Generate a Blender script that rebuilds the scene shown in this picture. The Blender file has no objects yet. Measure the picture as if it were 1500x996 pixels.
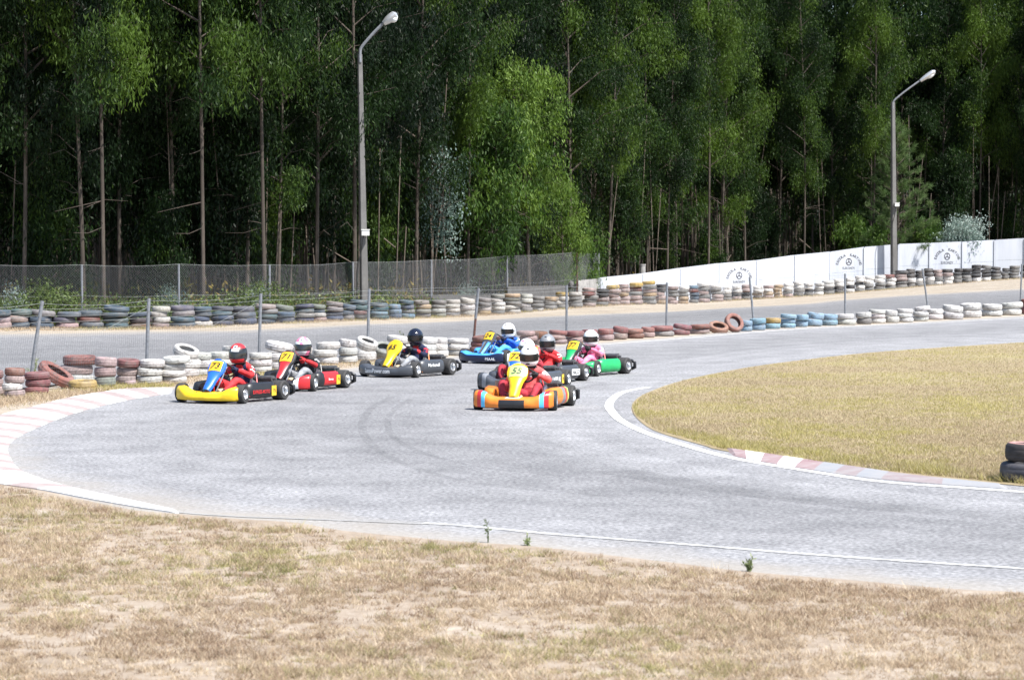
import bpy, math, random
import numpy as np
from mathutils import Vector, Matrix

random.seed(7)
RNG = np.random.default_rng(7)
sc = bpy.context.scene
COL = sc.collection
PI = math.pi
R = math.radians

# ------------------------------------------------------------------ camera geometry
CAMH, F, HOR = 2.3, 3500.0, 360.0
PITCH = math.atan((498.0 - HOR) / F)
CP, SP = math.cos(PITCH), math.sin(PITCH)
SUN = np.array([0.42, -0.34, 0.84]); SUN = SUN / np.linalg.norm(SUN)

# far tyre row: photo x, metres-to-pixel scale, photo y of its foot
_FR = np.array([(-400, 56.5, 483), (0, 56, 482), (265, 54, 480), (400, 52, 473), (545, 49, 467.6), (660, 44, 464), (732, 42, 460.6),
                (840, 38, 450.6), (920, 35.5, 445.6), (998, 33, 445.2), (1073, 30.5, 440.5), (1212, 29, 431.7), (1320, 28.7, 421.8),
                (1457, 28.5, 410.4), (1500, 28.5, 407.5), (1800, 28.5, 398)])
_U = (_FR[:, 0] - 750) / F
_DF = F / _FR[:, 1]
_ZF = CAMH - (_FR[:, 2] - HOR) / _FR[:, 1]

def dfar(u):
    return np.interp(u, _U, _DF)

def zfar(u):
    return (np.interp(u - .006, _U, _ZF) + np.interp(u, _U, _ZF) * 2 + np.interp(u + .006, _U, _ZF)) / 4

def zg(X, Y):
    X = np.asarray(X, float); Y = np.asarray(Y, float)
    Ys = np.maximum(Y, 1.0)
    u = np.clip(X / Ys, -.35, .33)
    d = dfar(u)
    t = np.clip((Ys / d - .72) / .28, 0, 1)
    t = t * t * (3 - 2 * t)
    return np.where(Y < 20, 0.0, zfar(u) * t)

def ray(x, y):
    a = (x - 750) / F; b = -(y - 498) / F
    return np.array([a, CP + b * SP, -SP + b * CP])

def ground(x, y):
    r = ray(x, y)
    z = 0.0
    p = None
    for i in range(60):
        t = (z - CAMH) / r[2]
        p = r * t
        zn = float(zg(p[0], p[1]))
        z = z * .6 + zn * .4
    return Vector((p[0], p[1], float(zg(p[0], p[1]))))

def at(x, y, Y):
    r = ray(x, y)
    t = Y / r[1]
    return Vector((r[0] * t, Y, CAMH + r[2] * t))

def onx(x, Y):
    X = (x - 750) / F * Y
    return Vector((X, Y, float(zg(X, Y))))

def ztop(P, y):
    """height over z=0 of the point above P that is seen at photo row y"""
    return at(750, y, P.y).z

# ------------------------------------------------------------------ materials
def newmat(name):
    m = bpy.data.materials.new(name); m.use_nodes = True
    nt = m.node_tree
    return m, nt, nt.nodes, nt.links, nt.nodes['Principled BSDF']

def simple(name, col, rough=.5, metal=0., var=.12, scale=8., coat=0., bump=0.):
    m, nt, N, L, b = newmat(name)
    tc = N.new('ShaderNodeTexCoord')
    nz = N.new('ShaderNodeTexNoise'); nz.inputs['Scale'].default_value = scale; nz.inputs['Detail'].default_value = 5
    L.new(tc.outputs['Object'], nz.inputs['Vector'])
    rp = N.new('ShaderNodeValToRGB')
    rp.color_ramp.elements[0].position = .3; rp.color_ramp.elements[1].position = .7
    c = np.array(col)
    rp.color_ramp.elements[0].color = (*np.clip(c * (1 - var), 0, 1), 1)
    rp.color_ramp.elements[1].color = (*np.clip(c * (1 + var), 0, 1), 1)
    L.new(nz.outputs['Fac'], rp.inputs['Fac'])
    L.new(rp.outputs['Color'], b.inputs['Base Color'])
    b.inputs['Roughness'].default_value = rough; b.inputs['Metallic'].default_value = metal
    b.inputs['Coat Weight'].default_value = coat
    if bump:
        bp = N.new('ShaderNodeBump'); bp.inputs['Strength'].default_value = bump; bp.inputs['Distance'].default_value = .02
        L.new(nz.outputs['Fac'], bp.inputs['Height']); L.new(bp.outputs['Normal'], b.inputs['Normal'])
    return m

def ground_mat(name, stops, scales=(.25, 2.5, 30.), rough=.95, bump=.5, weights=(.5, .3, .2), speck=None, stretch=(1, 1, 1)):
    """layered noise through a colour ramp"""
    m, nt, N, L, b = newmat(name)
    tc = N.new('ShaderNodeTexCoord')
    acc = None
    mp = N.new('ShaderNodeMapping'); mp.inputs['Scale'].default_value = stretch; L.new(tc.outputs['Object'], mp.inputs['Vector'])
    for s, w in zip(scales, weights):
        nz = N.new('ShaderNodeTexNoise'); nz.inputs['Scale'].default_value = s; nz.inputs['Detail'].default_value = 6; nz.inputs['Roughness'].default_value = .65
        L.new(mp.outputs['Vector'], nz.inputs['Vector'])
        mm = N.new('ShaderNodeMath'); mm.operation = 'MULTIPLY'; mm.inputs[1].default_value = w
        L.new(nz.outputs['Fac'], mm.inputs[0])
        if acc is None: acc = mm
        else:
            ad = N.new('ShaderNodeMath'); ad.operation = 'ADD'
            L.new(acc.outputs[0], ad.inputs[0]); L.new(mm.outputs[0], ad.inputs[1]); acc = ad
    rp = N.new('ShaderNodeValToRGB')
    els = rp.color_ramp.elements
    while len(els) < len(stops): els.new(.5)
    for e, (p, c) in zip(els, stops): e.position = p; e.color = (*c, 1)
    L.new(acc.outputs[0], rp.inputs['Fac'])
    out = rp.outputs['Color']
    if speck:
        sc_, col_, thr = speck
        nz = N.new('ShaderNodeTexNoise'); nz.inputs['Scale'].default_value = sc_; nz.inputs['Detail'].default_value = 3
        L.new(tc.outputs['Object'], nz.inputs['Vector'])
        r2 = N.new('ShaderNodeValToRGB'); r2.color_ramp.elements[0].position = thr; r2.color_ramp.elements[1].position = thr + .08
        L.new(nz.outputs['Fac'], r2.inputs['Fac'])
        mx = N.new('ShaderNodeMix'); mx.data_type = 'RGBA'
        L.new(r2.outputs['Color'], mx.inputs['Factor']); L.new(out, mx.inputs['A']); mx.inputs['B'].default_value = (*col_, 1)
        out = mx.outputs['Result']
    L.new(out, b.inputs['Base Color'])
    b.inputs['Roughness'].default_value = rough
    bp = N.new('ShaderNodeBump'); bp.inputs['Strength'].default_value = bump; bp.inputs['Distance'].default_value = .03
    L.new(acc.outputs[0], bp.inputs['Height']); L.new(bp.outputs['Normal'], b.inputs['Normal'])
    return m

def asphalt_mat(name, dark, light, streak=True):
    m, nt, N, L, b = newmat(name)
    tc = N.new('ShaderNodeTexCoord')
    n1 = N.new('ShaderNodeTexNoise'); n1.inputs['Scale'].default_value = 1.1; n1.inputs['Detail'].default_value = 8; n1.inputs['Roughness'].default_value = .6
    L.new(tc.outputs['Object'], n1.inputs['Vector'])
    n2 = N.new('ShaderNodeTexNoise'); n2.inputs['Scale'].default_value = 15; n2.inputs['Detail'].default_value = 8; n2.inputs['Roughness'].default_value = .95
    L.new(tc.outputs['Object'], n2.inputs['Vector'])
    # wear that runs along the track (uv: u across, v along)
    mp = N.new('ShaderNodeMapping'); mp.inputs['Scale'].default_value = (19, .04, 1)
    L.new(tc.outputs['UV'], mp.inputs['Vector'])
    n3 = N.new('ShaderNodeTexNoise'); n3.inputs['Scale'].default_value = 1.0; n3.inputs['Detail'].default_value = 6; n3.inputs['Roughness'].default_value = .6
    L.new(mp.outputs['Vector'], n3.inputs['Vector'])
    def mul(s, w):
        k = N.new('ShaderNodeMath'); k.operation = 'MULTIPLY'; k.inputs[1].default_value = w; L.new(s, k.inputs[0]); return k.outputs[0]
    def add(a, c):
        k = N.new('ShaderNodeMath'); k.operation = 'ADD'; L.new(a, k.inputs[0]); L.new(c, k.inputs[1]); return k.outputs[0]
    fac = add(add(mul(n1.outputs['Fac'], .26), mul(n2.outputs['Fac'], .62)), mul(n3.outputs['Fac'], .12))
    rp = N.new('ShaderNodeValToRGB')
    rp.color_ramp.elements[0].position = .41; rp.color_ramp.elements[1].position = .59
    rp.color_ramp.elements[0].color = (*dark, 1); rp.color_ramp.elements[1].color = (*light, 1)
    L.new(fac, rp.inputs['Fac'])
    # pale dust blown on from the verge, only near the outer edge (u near 0)
    sx = N.new('ShaderNodeSeparateXYZ'); L.new(tc.outputs['UV'], sx.inputs[0])
    ad = N.new('ShaderNodeMath'); ad.operation = 'MULTIPLY_ADD'; L.new(n1.outputs['Fac'], ad.inputs[0]); ad.inputs[1].default_value = .18; L.new(sx.outputs['X'], ad.inputs[2])
    r2 = N.new('ShaderNodeValToRGB'); r2.color_ramp.elements[0].position = .10; r2.color_ramp.elements[1].position = .19
    r2.color_ramp.elements[0].color = (1, 1, 1, 1); r2.color_ramp.elements[1].color = (0, 0, 0, 1)
    L.new(ad.outputs[0], r2.inputs['Fac'])
    k = mul(r2.outputs['Color'], .7)
    # the rubbered racing line, broken up by the same wear
    r5 = N.new('ShaderNodeValToRGB'); e5 = r5.color_ramp.elements; e5.new(.5); e5.new(.62)
    for e_, (p_, v_) in zip(e5, ((.26, 1.), (.42, .84), (.60, .80), (.84, 1.))): e_.position = p_; e_.color = (v_, v_, v_, 1)
    a5 = add(mul(n3.outputs['Fac'], .35), sx.outputs['X']); s5 = add(a5, mul(a5, -.15)); L.new(s5, r5.inputs['Fac'])
    m5 = N.new('ShaderNodeMix'); m5.data_type = 'RGBA'; m5.blend_type = 'MULTIPLY'; m5.inputs['Factor'].default_value = 1.; L.new(rp.outputs['Color'], m5.inputs['A']); L.new(r5.outputs['Color'], m5.inputs['B'])
    # coarse aggregate grain
    n6 = N.new('ShaderNodeTexNoise'); n6.inputs['Scale'].default_value = 24; n6.inputs['Detail'].default_value = 1.5; L.new(tc.outputs['Object'], n6.inputs['Vector'])
    r6 = N.new('ShaderNodeValToRGB'); r6.color_ramp.elements[0].position = .36; r6.color_ramp.elements[1].position = .64; r6.color_ramp.elements[0].color = (.66, .66, .67, 1); r6.color_ramp.elements[1].color = (1.22, 1.22, 1.21, 1); L.new(n6.outputs['Fac'], r6.inputs['Fac'])
    m6 = N.new('ShaderNodeMix'); m6.data_type = 'RGBA'; m6.blend_type = 'MULTIPLY'; m6.inputs['Factor'].default_value = 1.; L.new(m5.outputs['Result'], m6.inputs['A']); L.new(r6.outputs['Color'], m6.inputs['B'])
    mx = N.new('ShaderNodeMix'); mx.data_type = 'RGBA'; L.new(k, mx.inputs['Factor']); L.new(m6.outputs['Result'], mx.inputs['A']); mx.inputs['B'].default_value = (.33, .30, .26, 1)
    L.new(mx.outputs['Result'], b.inputs['Base Color'])
    b.inputs['Roughness'].default_value = .85; b.inputs['Specular IOR Level'].default_value = .3
    bp = N.new('ShaderNodeBump'); bp.inputs['Strength'].default_value = .6; bp.inputs['Distance'].default_value = .01
    L.new(n2.outputs['Fac'], bp.inputs['Height']); L.new(bp.outputs['Normal'], b.inputs['Normal'])
    return m

def worn_paint(name, col, under, scale=6., thr=.42, width=.14):
    m, nt, N, L, b = newmat(name)
    tc = N.new('ShaderNodeTexCoord')
    nz = N.new('ShaderNodeTexNoise'); nz.inputs['Scale'].default_value = scale; nz.inputs['Detail'].default_value = 8; nz.inputs['Roughness'].default_value = .7
    L.new(tc.outputs['Object'], nz.inputs['Vector'])
    rp = N.new('ShaderNodeValToRGB'); rp.color_ramp.elements[0].position = thr - width; rp.color_ramp.elements[1].position = thr + width
    rp.color_ramp.elements[0].color = (*under, 1); rp.color_ramp.elements[1].color = (*col, 1)
    L.new(nz.outputs['Fac'], rp.inputs['Fac']); L.new(rp.outputs['Color'], b.inputs['Base Color'])
    b.inputs['Roughness'].default_value = .8
    return m

def leaf_mat(name, c0, c1, c2, trans=.3, gloss=.5):
    """leaf colour from the clump tint carried by the mesh and from the tree it belongs to"""
    m, nt, N, L, b = newmat(name)
    at_ = N.new('ShaderNodeAttribute'); at_.attribute_name = 'tint'
    oi = N.new('ShaderNodeObjectInfo')
    k = N.new('ShaderNodeMath'); k.operation = 'MULTIPLY_ADD'; L.new(oi.outputs['Random'], k.inputs[0]); k.inputs[1].default_value = .44
    s = N.new('ShaderNodeMath'); s.operation = 'SUBTRACT'; L.new(at_.outputs['Fac'], s.inputs[0]); s.inputs[1].default_value = .22
    L.new(s.outputs[0], k.inputs[2])
    rp = N.new('ShaderNodeValToRGB'); rp.color_ramp.elements.new(.5)
    for e, (p, c) in zip(rp.color_ramp.elements, ((.0, c0), (.55, c1), (1., c2))): e.position = p; e.color = (*c, 1)
    L.new(k.outputs[0], rp.inputs['Fac'])
    L.new(rp.outputs['Color'], b.inputs['Base Color'])
    b.inputs['Roughness'].default_value = gloss; b.inputs['Specular IOR Level'].default_value = .16
    tr = N.new('ShaderNodeBsdfTranslucent')
    hs = N.new('ShaderNodeHueSaturation'); hs.inputs['Value'].default_value = 1.5; hs.inputs['Saturation'].default_value = 1.15
    L.new(rp.outputs['Color'], hs.inputs['Color']); L.new(hs.outputs['Color'], tr.inputs['Color'])
    mx = N.new('ShaderNodeMixShader'); mx.inputs['Fac'].default_value = trans
    L.new(b.outputs[0], mx.inputs[1]); L.new(tr.outputs[0], mx.inputs[2])
    L.new(mx.outputs[0], N['Material Output'].inputs['Surface'])
    return m

def tyre_mat(name, attr=None):
    m, nt, N, L, b = newmat(name)
    tc = N.new('ShaderNodeTexCoord'); oi = N.new('ShaderNodeObjectInfo')
    off = N.new('ShaderNodeVectorMath'); off.operation = 'ADD'
    cm = N.new('ShaderNodeCombineXYZ')
    k = N.new('ShaderNodeMath'); k.operation = 'MULTIPLY'; k.inputs[1].default_value = 37.; L.new(oi.outputs['Random'], k.inputs[0])
    for i in range(3): L.new(k.outputs[0], cm.inputs[i])
    mp_ = N.new('ShaderNodeMapping'); mp_.inputs['Scale'].default_value = (1, 1, .35); L.new(tc.outputs['Object'], mp_.inputs['Vector'])
    L.new(mp_.outputs[0], off.inputs[0]); L.new(cm.outputs[0], off.inputs[1])
    nz = N.new('ShaderNodeTexNoise'); nz.inputs['Scale'].default_value = 4.5; nz.inputs['Detail'].default_value = 8; nz.inputs['Roughness'].default_value = .7
    L.new(off.outputs[0], nz.inputs['Vector'])
    rp = N.new('ShaderNodeValToRGB'); rp.color_ramp.elements[0].position = .30; rp.color_ramp.elements[1].position = .46
    L.new(nz.outputs['Fac'], rp.inputs['Fac'])
    mx = N.new('ShaderNodeMix'); mx.data_type = 'RGBA'
    L.new(rp.outputs['Color'], mx.inputs['Factor']); mx.inputs['A'].default_value = (.12, .11, .105, 1)
    n4 = N.new('ShaderNodeTexNoise'); n4.inputs['Scale'].default_value = 2.2; n4.inputs['Detail'].default_value = 6; L.new(off.outputs[0], n4.inputs['Vector'])
    r4 = N.new('ShaderNodeValToRGB'); r4.color_ramp.elements[0].position = .46; r4.color_ramp.elements[1].position = .72; r4.color_ramp.elements[1].color = (.4, .4, .4, 1); L.new(n4.outputs['Fac'], r4.inputs['Fac'])
    m4 = N.new('ShaderNodeMix'); m4.data_type = 'RGBA'; m4.inputs['B'].default_value = (.24, .215, .20, 1); L.new(r4.outputs['Color'], m4.inputs['Factor'])
    n2 = N.new('ShaderNodeTexNoise'); n2.inputs['Scale'].default_value = 9; n2.inputs['Detail'].default_value = 4
    L.new(off.outputs[0], n2.inputs['Vector'])
    r3 = N.new('ShaderNodeValToRGB'); r3.color_ramp.elements[0].position = .35; r3.color_ramp.elements[1].position = .7
    r3.color_ramp.elements[0].color = (.72, .70, .68, 1); r3.color_ramp.elements[1].color = (1.08, 1.06, 1.04, 1)
    L.new(n2.outputs['Fac'], r3.inputs['Fac'])
    mu = N.new('ShaderNodeMix'); mu.data_type = 'RGBA'; mu.blend_type = 'MULTIPLY'; mu.inputs['Factor'].default_value = 1
    if attr:
        a = N.new('ShaderNodeAttribute'); a.attribute_name = attr; src = a.outputs['Color']
    else: src = oi.outputs['Color']
    L.new(src, mu.inputs['A']); L.new(r3.outputs['Color'], mu.inputs['B'])
    L.new(mu.outputs['Result'], mx.inputs['B'])
    L.new(mx.outputs['Result'], m4.inputs['A']); L.new(m4.outputs['Result'], b.inputs['Base Color'])
    b.inputs['Roughness'].default_value = .75
    return m

# ------------------------------------------------------------------ mesh builder
class MB:
    def __init__(s): s.v = []; s.f = []; s.m = []; s.uv = None
    def add(s, verts, faces, mat=0):
        o = len(s.v); s.v.extend([tuple(map(float, p)) for p in verts])
        for i, f in enumerate(faces):
            s.f.append([o + j for j in f]); s.m.append(mat if isinstance(mat, int) else mat[i])
        return s
    def box(s, c, d, mat=0, rot=None, taper=1.):
        vs = []
        for z in (-.5, .5):
            k = taper if z > 0 else 1.
            for x, y in ((-.5, -.5), (.5, -.5), (.5, .5), (-.5, .5)):
                p = Vector((x * d[0] * k, y * d[1] * k, z * d[2]))
                if rot is not None: p = rot @ p
                vs.append(p + Vector(c))
        return s.add(vs, [(3, 2, 1, 0), (4, 5, 6, 7), (0, 1, 5, 4), (1, 2, 6, 5), (2, 3, 7, 6), (3, 0, 4, 7)], mat)
    def tube(s, path, rad, n=8, mat=0, cap=True, flat=1.):
        path = [Vector(p) for p in path]
        if not hasattr(rad, '__len__'): rad = [rad] * len(path)
        vs, fs = [], []
        up = None
        for i, p in enumerate(path):
            t = (path[min(i + 1, len(path) - 1)] - path[max(i - 1, 0)]).normalized()
            if up is None:
                up = Vector((0, 0, 1)) if abs(t.z) < .9 else Vector((1, 0, 0))
            a = t.cross(up)
            if a.length < 1e-5: a = t.cross(Vector((0, 1, 0)))
            a.normalize(); b = a.cross(t).normalized(); up = b
            for k in range(n):
                q = 2 * PI * k / n
                vs.append(p + a * math.cos(q) * rad[i] + b * math.sin(q) * rad[i] * flat)
        for i in range(len(path) - 1):
            for k in range(n):
                fs.append((i * n + k, i * n + (k + 1) % n, (i + 1) * n + (k + 1) % n, (i + 1) * n + k))
        if cap:
            fs.append(tuple(range(n))[::-1]); o = (len(path) - 1) * n; fs.append(tuple(o + k for k in range(n)))
        return s.add(vs, fs, mat)
    def lathe(s, prof, M=None, n=32, mat=0, closed=False):
        vs, fs = [], []
        for k in range(n):
            a = 2 * PI * k / n
            for r, z in prof:
                p = Vector((r * math.cos(a), r * math.sin(a), z))
                vs.append(M @ p if M is not None else p)
        m = len(prof)
        for k in range(n):
            for j in range(m if closed else m - 1):
                j2 = (j + 1) % m; k2 = (k + 1) % n
                fs.append((k * m + j, k2 * m + j, k2 * m + j2, k * m + j2))
        return s.add(vs, fs, mat)
    def grid(s, rows, mat=0, closed=False, fn=None, cap=False):
        n = len(rows[0]); vs = [p for r in rows for p in r]; fs, ms = [], []
        for i in range(len(rows) - 1):
            for j in range(n if closed else n - 1):
                j2 = (j + 1) % n
                f = (i * n + j, i * n + j2, (i + 1) * n + j2, (i + 1) * n + j); fs.append(f)
                if fn:
                    c = sum((Vector(vs[q]) for q in f), Vector()) / 4
                    ms.append(fn(c, i, j))
                else: ms.append(mat)
        if cap:
            fs.append(tuple(range(n))[::-1]); ms.append(ms[0]); o = (len(rows) - 1) * n; fs.append(tuple(o + k for k in range(n))); ms.append(ms[-1])
        return s.add(vs, fs, ms)
    def build(s, name, mats, parent=None, smooth=True, sharp=35):
        me = bpy.data.meshes.new(name)
        me.from_pydata(s.v, [], s.f)
        for m in (mats if isinstance(mats, (list, tuple)) else [mats]): me.materials.append(m)
        if s.m: me.polygons.foreach_set('material_index', s.m)
        if s.uv is not None:
            uvl = me.uv_layers.new(name='UVMap')
            idx = np.zeros(len(me.loops), dtype=np.int32); me.loops.foreach_get('vertex_index', idx)
            uvl.data.foreach_set('uv', np.array(s.uv, dtype=np.float32)[idx].ravel())
        if smooth:
            me.polygons.foreach_set('use_smooth', [True] * len(me.polygons))
            me.set_sharp_from_angle(angle=R(sharp))
        me.update()
        o = bpy.data.objects.new(name, me); COL.objects.link(o)
        if parent is not None: o.parent = parent
        return o

def npmesh(name, V, Fq, mats, parent=None, attrs=None, mi=None, smooth=False):
    """big meshes from arrays: V (n,3), Fq (m,k)"""
    me = bpy.data.meshes.new(name)
    V = np.asarray(V, np.float32); Fq = np.asarray(Fq, np.int32)
    k = Fq.shape[1]
    me.vertices.add(len(V)); me.vertices.foreach_set('co', V.ravel())
    me.loops.add(Fq.size); me.loops.foreach_set('vertex_index', Fq.ravel())
    me.polygons.add(len(Fq)); me.polygons.foreach_set('loop_start', np.arange(0, Fq.size, k, dtype=np.int32))
    me.polygons.foreach_set('loop_total', np.full(len(Fq), k, np.int32))
    for m in (mats if isinstance(mats, (list, tuple)) else [mats]): me.materials.append(m)
    if mi is not None: me.polygons.foreach_set('material_index', np.asarray(mi, np.int32))
    me.update(calc_edges=True)
    for an, (ty, data) in (attrs or {}).items():
        a = me.attributes.new(an, ty, 'POINT')
        a.data.foreach_set('color' if 'COLOR' in ty else 'value', np.asarray(data, np.float32).ravel())
    if smooth: me.polygons.foreach_set('use_smooth', [True] * len(me.polygons))
    me.validate()
    o = bpy.data.objects.new(name, me); COL.objects.link(o)
    if parent is not None: o.parent = parent
    return o

def empty(name, loc, rz=0.):
    o = bpy.data.objects.new(name, None); COL.objects.link(o)
    o.empty_display_size = .2; o.location = loc; o.rotation_euler = (0, 0, rz)
    return o

def tag(o, label=None, cat=None, group=None, kind=None):
    if label: o['label'] = label
    if cat: o['category'] = cat
    if group: o['group'] = group
    if kind: o['kind'] = kind
    return o

def clone(o, parent=None):
    c = o.copy(); COL.objects.link(c)
    if parent is not None: c.parent = parent
    for ch in o.children: clone(ch, c)
    return c

_txt = {}
def text_geo(s, bold=.0, shear=0.):
    key = (s, bold, shear)
    if key in _txt: return _txt[key]
    cu = bpy.data.curves.new('lettering', 'FONT'); cu.body = s; cu.size = 1; cu.align_x = 'CENTER'; cu.align_y = 'CENTER'
    cu.offset = bold; cu.shear = shear; cu.resolution_u = 3
    o = bpy.data.objects.new('lettering', cu); COL.objects.link(o)
    dg = bpy.context.evaluated_depsgraph_get(); dg.update()
    me = bpy.data.meshes.new_from_object(o.evaluated_get(dg))
    v = np.array([q.co[:] for q in me.vertices]); f = [tuple(p.vertices) for p in me.polygons]
    bpy.data.objects.remove(o); bpy.data.curves.remove(cu); bpy.data.meshes.remove(me)
    v[:, 1] -= (v[:, 1].max() + v[:, 1].min()) / 2; v[:, 0] -= (v[:, 0].max() + v[:, 0].min()) / 2
    _txt[key] = (v, f)
    return v, f

def put_text(mb, s, fn, w, h, mat, bold=.0, shear=0.):
    """letters squeezed into a w x h box and laid on the surface fn(a, b)"""
    v, f = text_geo(s, bold, shear)
    sx = w / max(1e-6, np.ptp(v[:, 0])); sy = h / max(1e-6, np.ptp(v[:, 1]))
    mb.add([fn(p[0] * sx, p[1] * sy) for p in v], f, mat)

def catmull(P, n):
    P = [Vector(p) for p in P]
    Q = [P[0] * 2 - P[1]] + P + [P[-1] * 2 - P[-2]]
    out = []
    for i in range(len(P) - 1):
        a, b, c, d = Q[i:i + 4]
        for k in range(n):
            t = k / n
            out.append(.5 * ((2 * b) + (c - a) * t + (2 * a - 5 * b + 4 * c - d) * t * t + (3 * b - a - 3 * c + d) * t ** 3))
    out.append(P[-1])
    return out

def resample(P, n):
    L = [0.]
    for a, b in zip(P, P[1:]): L.append(L[-1] + (b - a).length)
    out = []
    for k in range(n):
        s = L[-1] * k / (n - 1); i = 0
        i = min(max(int(np.searchsorted(L, s)) - 1, 0), len(P) - 2)
        t = (s - L[i]) / max(1e-9, L[i + 1] - L[i])
        out.append(P[i].lerp(P[i + 1], t))
    return out

def gpts(px): return [ground(x, y) for x, y in px]

# ------------------------------------------------------------------ world, sun, camera
w = bpy.data.worlds.new('World'); sc.world = w; w.use_nodes = True
bg = w.node_tree.nodes['Background']
sky = w.node_tree.nodes.new('ShaderNodeTexSky'); sky.sky_type = 'NISHITA'; sky.sun_disc = False
sky.sun_elevation = math.asin(SUN[2]); sky.sun_rotation = math.atan2(SUN[0], SUN[1])
sky.altitude = 100; sky.air_density = 1.; sky.dust_density = 1.2
w.node_tree.links.new(sky.outputs[0], bg.inputs['Color']); bg.inputs['Strength'].default_value = .11
sl = bpy.data.lights.new('sun', 'SUN'); sl.energy = 4.8; sl.angle = R(.5); sl.color = (1, .965, .91)
so = bpy.data.objects.new('sun', sl); COL.objects.link(so)
so.rotation_euler = Vector((-SUN[0], -SUN[1], -SUN[2])).to_track_quat('-Z', 'Y').to_euler(); so.location = (20, -10, 40)
cd = bpy.data.cameras.new('camera'); cam = bpy.data.objects.new('camera', cd); COL.objects.link(cam); sc.camera = cam
cam.location = (0, 0, CAMH); cam.rotation_euler = (PI / 2 - PITCH, 0, 0)
cd.sensor_width = 36; cd.lens = F / 1500 * 36; cd.clip_end = 3000; cd.clip_start = .5
cd.dof.use_dof = True; cd.dof.focus_distance = 38; cd.dof.aperture_fstop = 5.6
sc.view_settings.view_transform = 'Standard'; sc.view_settings.look = 'None'; sc.view_settings.gamma = 1; sc.view_settings.exposure = 1.0
sc.cycles.max_bounces = 6; sc.cycles.diffuse_bounces = 3; sc.cycles.glossy_bounces = 2; sc.cycles.transparent_max_bounces = 8
sc.cycles.transmission_bounces = 2; sc.cycles.sample_clamp_indirect = 8

# ------------------------------------------------------------------ ground, tracks, kerbs
M_SAND = ground_mat('sandy_dirt', [(.3, (.20, .16, .12)), (.5, (.33, .28, .22)), (.7, (.44, .39, .33))], scales=(.5, 4., 40.))
M_VERGE = ground_mat('dry_verge_soil', [(.36, (.18, .138, .10)), (.5, (.28, .225, .17)), (.66, (.40, .35, .295))], scales=(1.1, 7., 55.), weights=(.36, .34, .30), speck=(26., (.42, .38, .33), .70))
M_INF = ground_mat('infield_soil', [(.36, (.20, .155, .085)), (.5, (.27, .215, .125)), (.62, (.30, .26, .14))], scales=(.35, 3., 30.))
M_FOREST = ground_mat('forest_litter', [(.3, (.05, .035, .022)), (.5, (.11, .08, .05)), (.7, (.20, .15, .085))], scales=(.3, 2., 14.))
M_ASPH = asphalt_mat('bleached_asphalt', (.157, .157, .164), (.348, .348, .357))
M_ASPH2 = asphalt_mat('back_asphalt', (.145, .145, .153), (.265, .265, .273))
M_WHITE_LINE = worn_paint('worn_white_line', (.74, .74, .73), (.30, .30, .30), 9, .40, .10)
M_WHITE_FAINT = worn_paint('almost_gone_line', (.41, .405, .395), (.31, .305, .295), 4, .58, .12)
M_WHITE_OLD = worn_paint('old_white_line', (.62, .62, .61), (.29, .29, .295), 5, .48, .10)
M_KW = worn_paint('kerb_white', (.62, .61, .595), (.50, .47, .43), 4, .36, .10)
M_KR = worn_paint('kerb_faded_red', (.285, .225, .218), (.385, .34, .325), 5, .45, .16)
M_KR2 = worn_paint('kerb_dull_red', (.25, .16, .165), (.33, .28, .28), 5, .45, .16)
M_KF = worn_paint('kerb_mauve', (.24, .19, .195), (.29, .27, .27), 5, .45, .16)
M_KB = worn_paint('kerb_blue_grey', (.25, .26, .28), (.30, .29, .29), 5, .45, .16)
M_BACKDROP = ground_mat('near_black_backdrop', [(.35, (.003, .005, .002)), (.55, (.007, .011, .005)), (.7, (.012, .018, .008))], scales=(.2, 1., 4.))  # near-black colour stands in for deep shade between the trunks

xs = np.unique(np.concatenate([np.linspace(-420, -60, 13), np.arange(-60, 60.1, 1.5), np.linspace(60, 420, 13)]))
ys = np.unique(np.concatenate([np.linspace(-60, 20, 9), np.arange(20, 150.1, 1.5), np.linspace(150, 700, 16)]))
GX, GY = np.meshgrid(xs, ys)
GZ = zg(GX, GY)
nx, ny = len(xs), len(ys)
ii = np.arange(nx - 1)[None, :] + nx * np.arange(ny - 1)[:, None]
Fq = np.stack([ii, ii + 1, ii + 1 + nx, ii + nx], -1).reshape(-1, 4)
tag(npmesh('ground', np.stack([GX, GY, GZ], -1).reshape(-1, 3), Fq, M_SAND, smooth=True), 'pale sandy ground around the karting track', kind='structure')

def strip(name, A, B, z, m, nb=6, kind='structure', label=None, follow=False, fn=None, mats=None):
    """sheet between two polylines of equal length; uv = (across 0..1, along in metres)"""
    mb = MB(); rows = []; uv = []
    v = 0.; last = None
    for a, b in zip(A, B):
        mid = a.lerp(b, .5)
        if last is not None: v += (mid - last).length
        last = mid
        row = []
        for k in range(nb + 1):
            p = a.lerp(b, k / nb)
            p = Vector((p.x, p.y, (float(zg(p.x, p.y)) if follow else 0.) + z))
            row.append(p); uv.append((k / nb, v))
        rows.append(row)
    mb.grid(rows, fn=fn); mb.uv = uv
    o = mb.build(name, mats or m)
    # faces must look up
    me = o.data
    if sum(p.normal.z for p in me.polygons) < 0: me.flip_normals()
    return tag(o, label, kind=kind)

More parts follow.
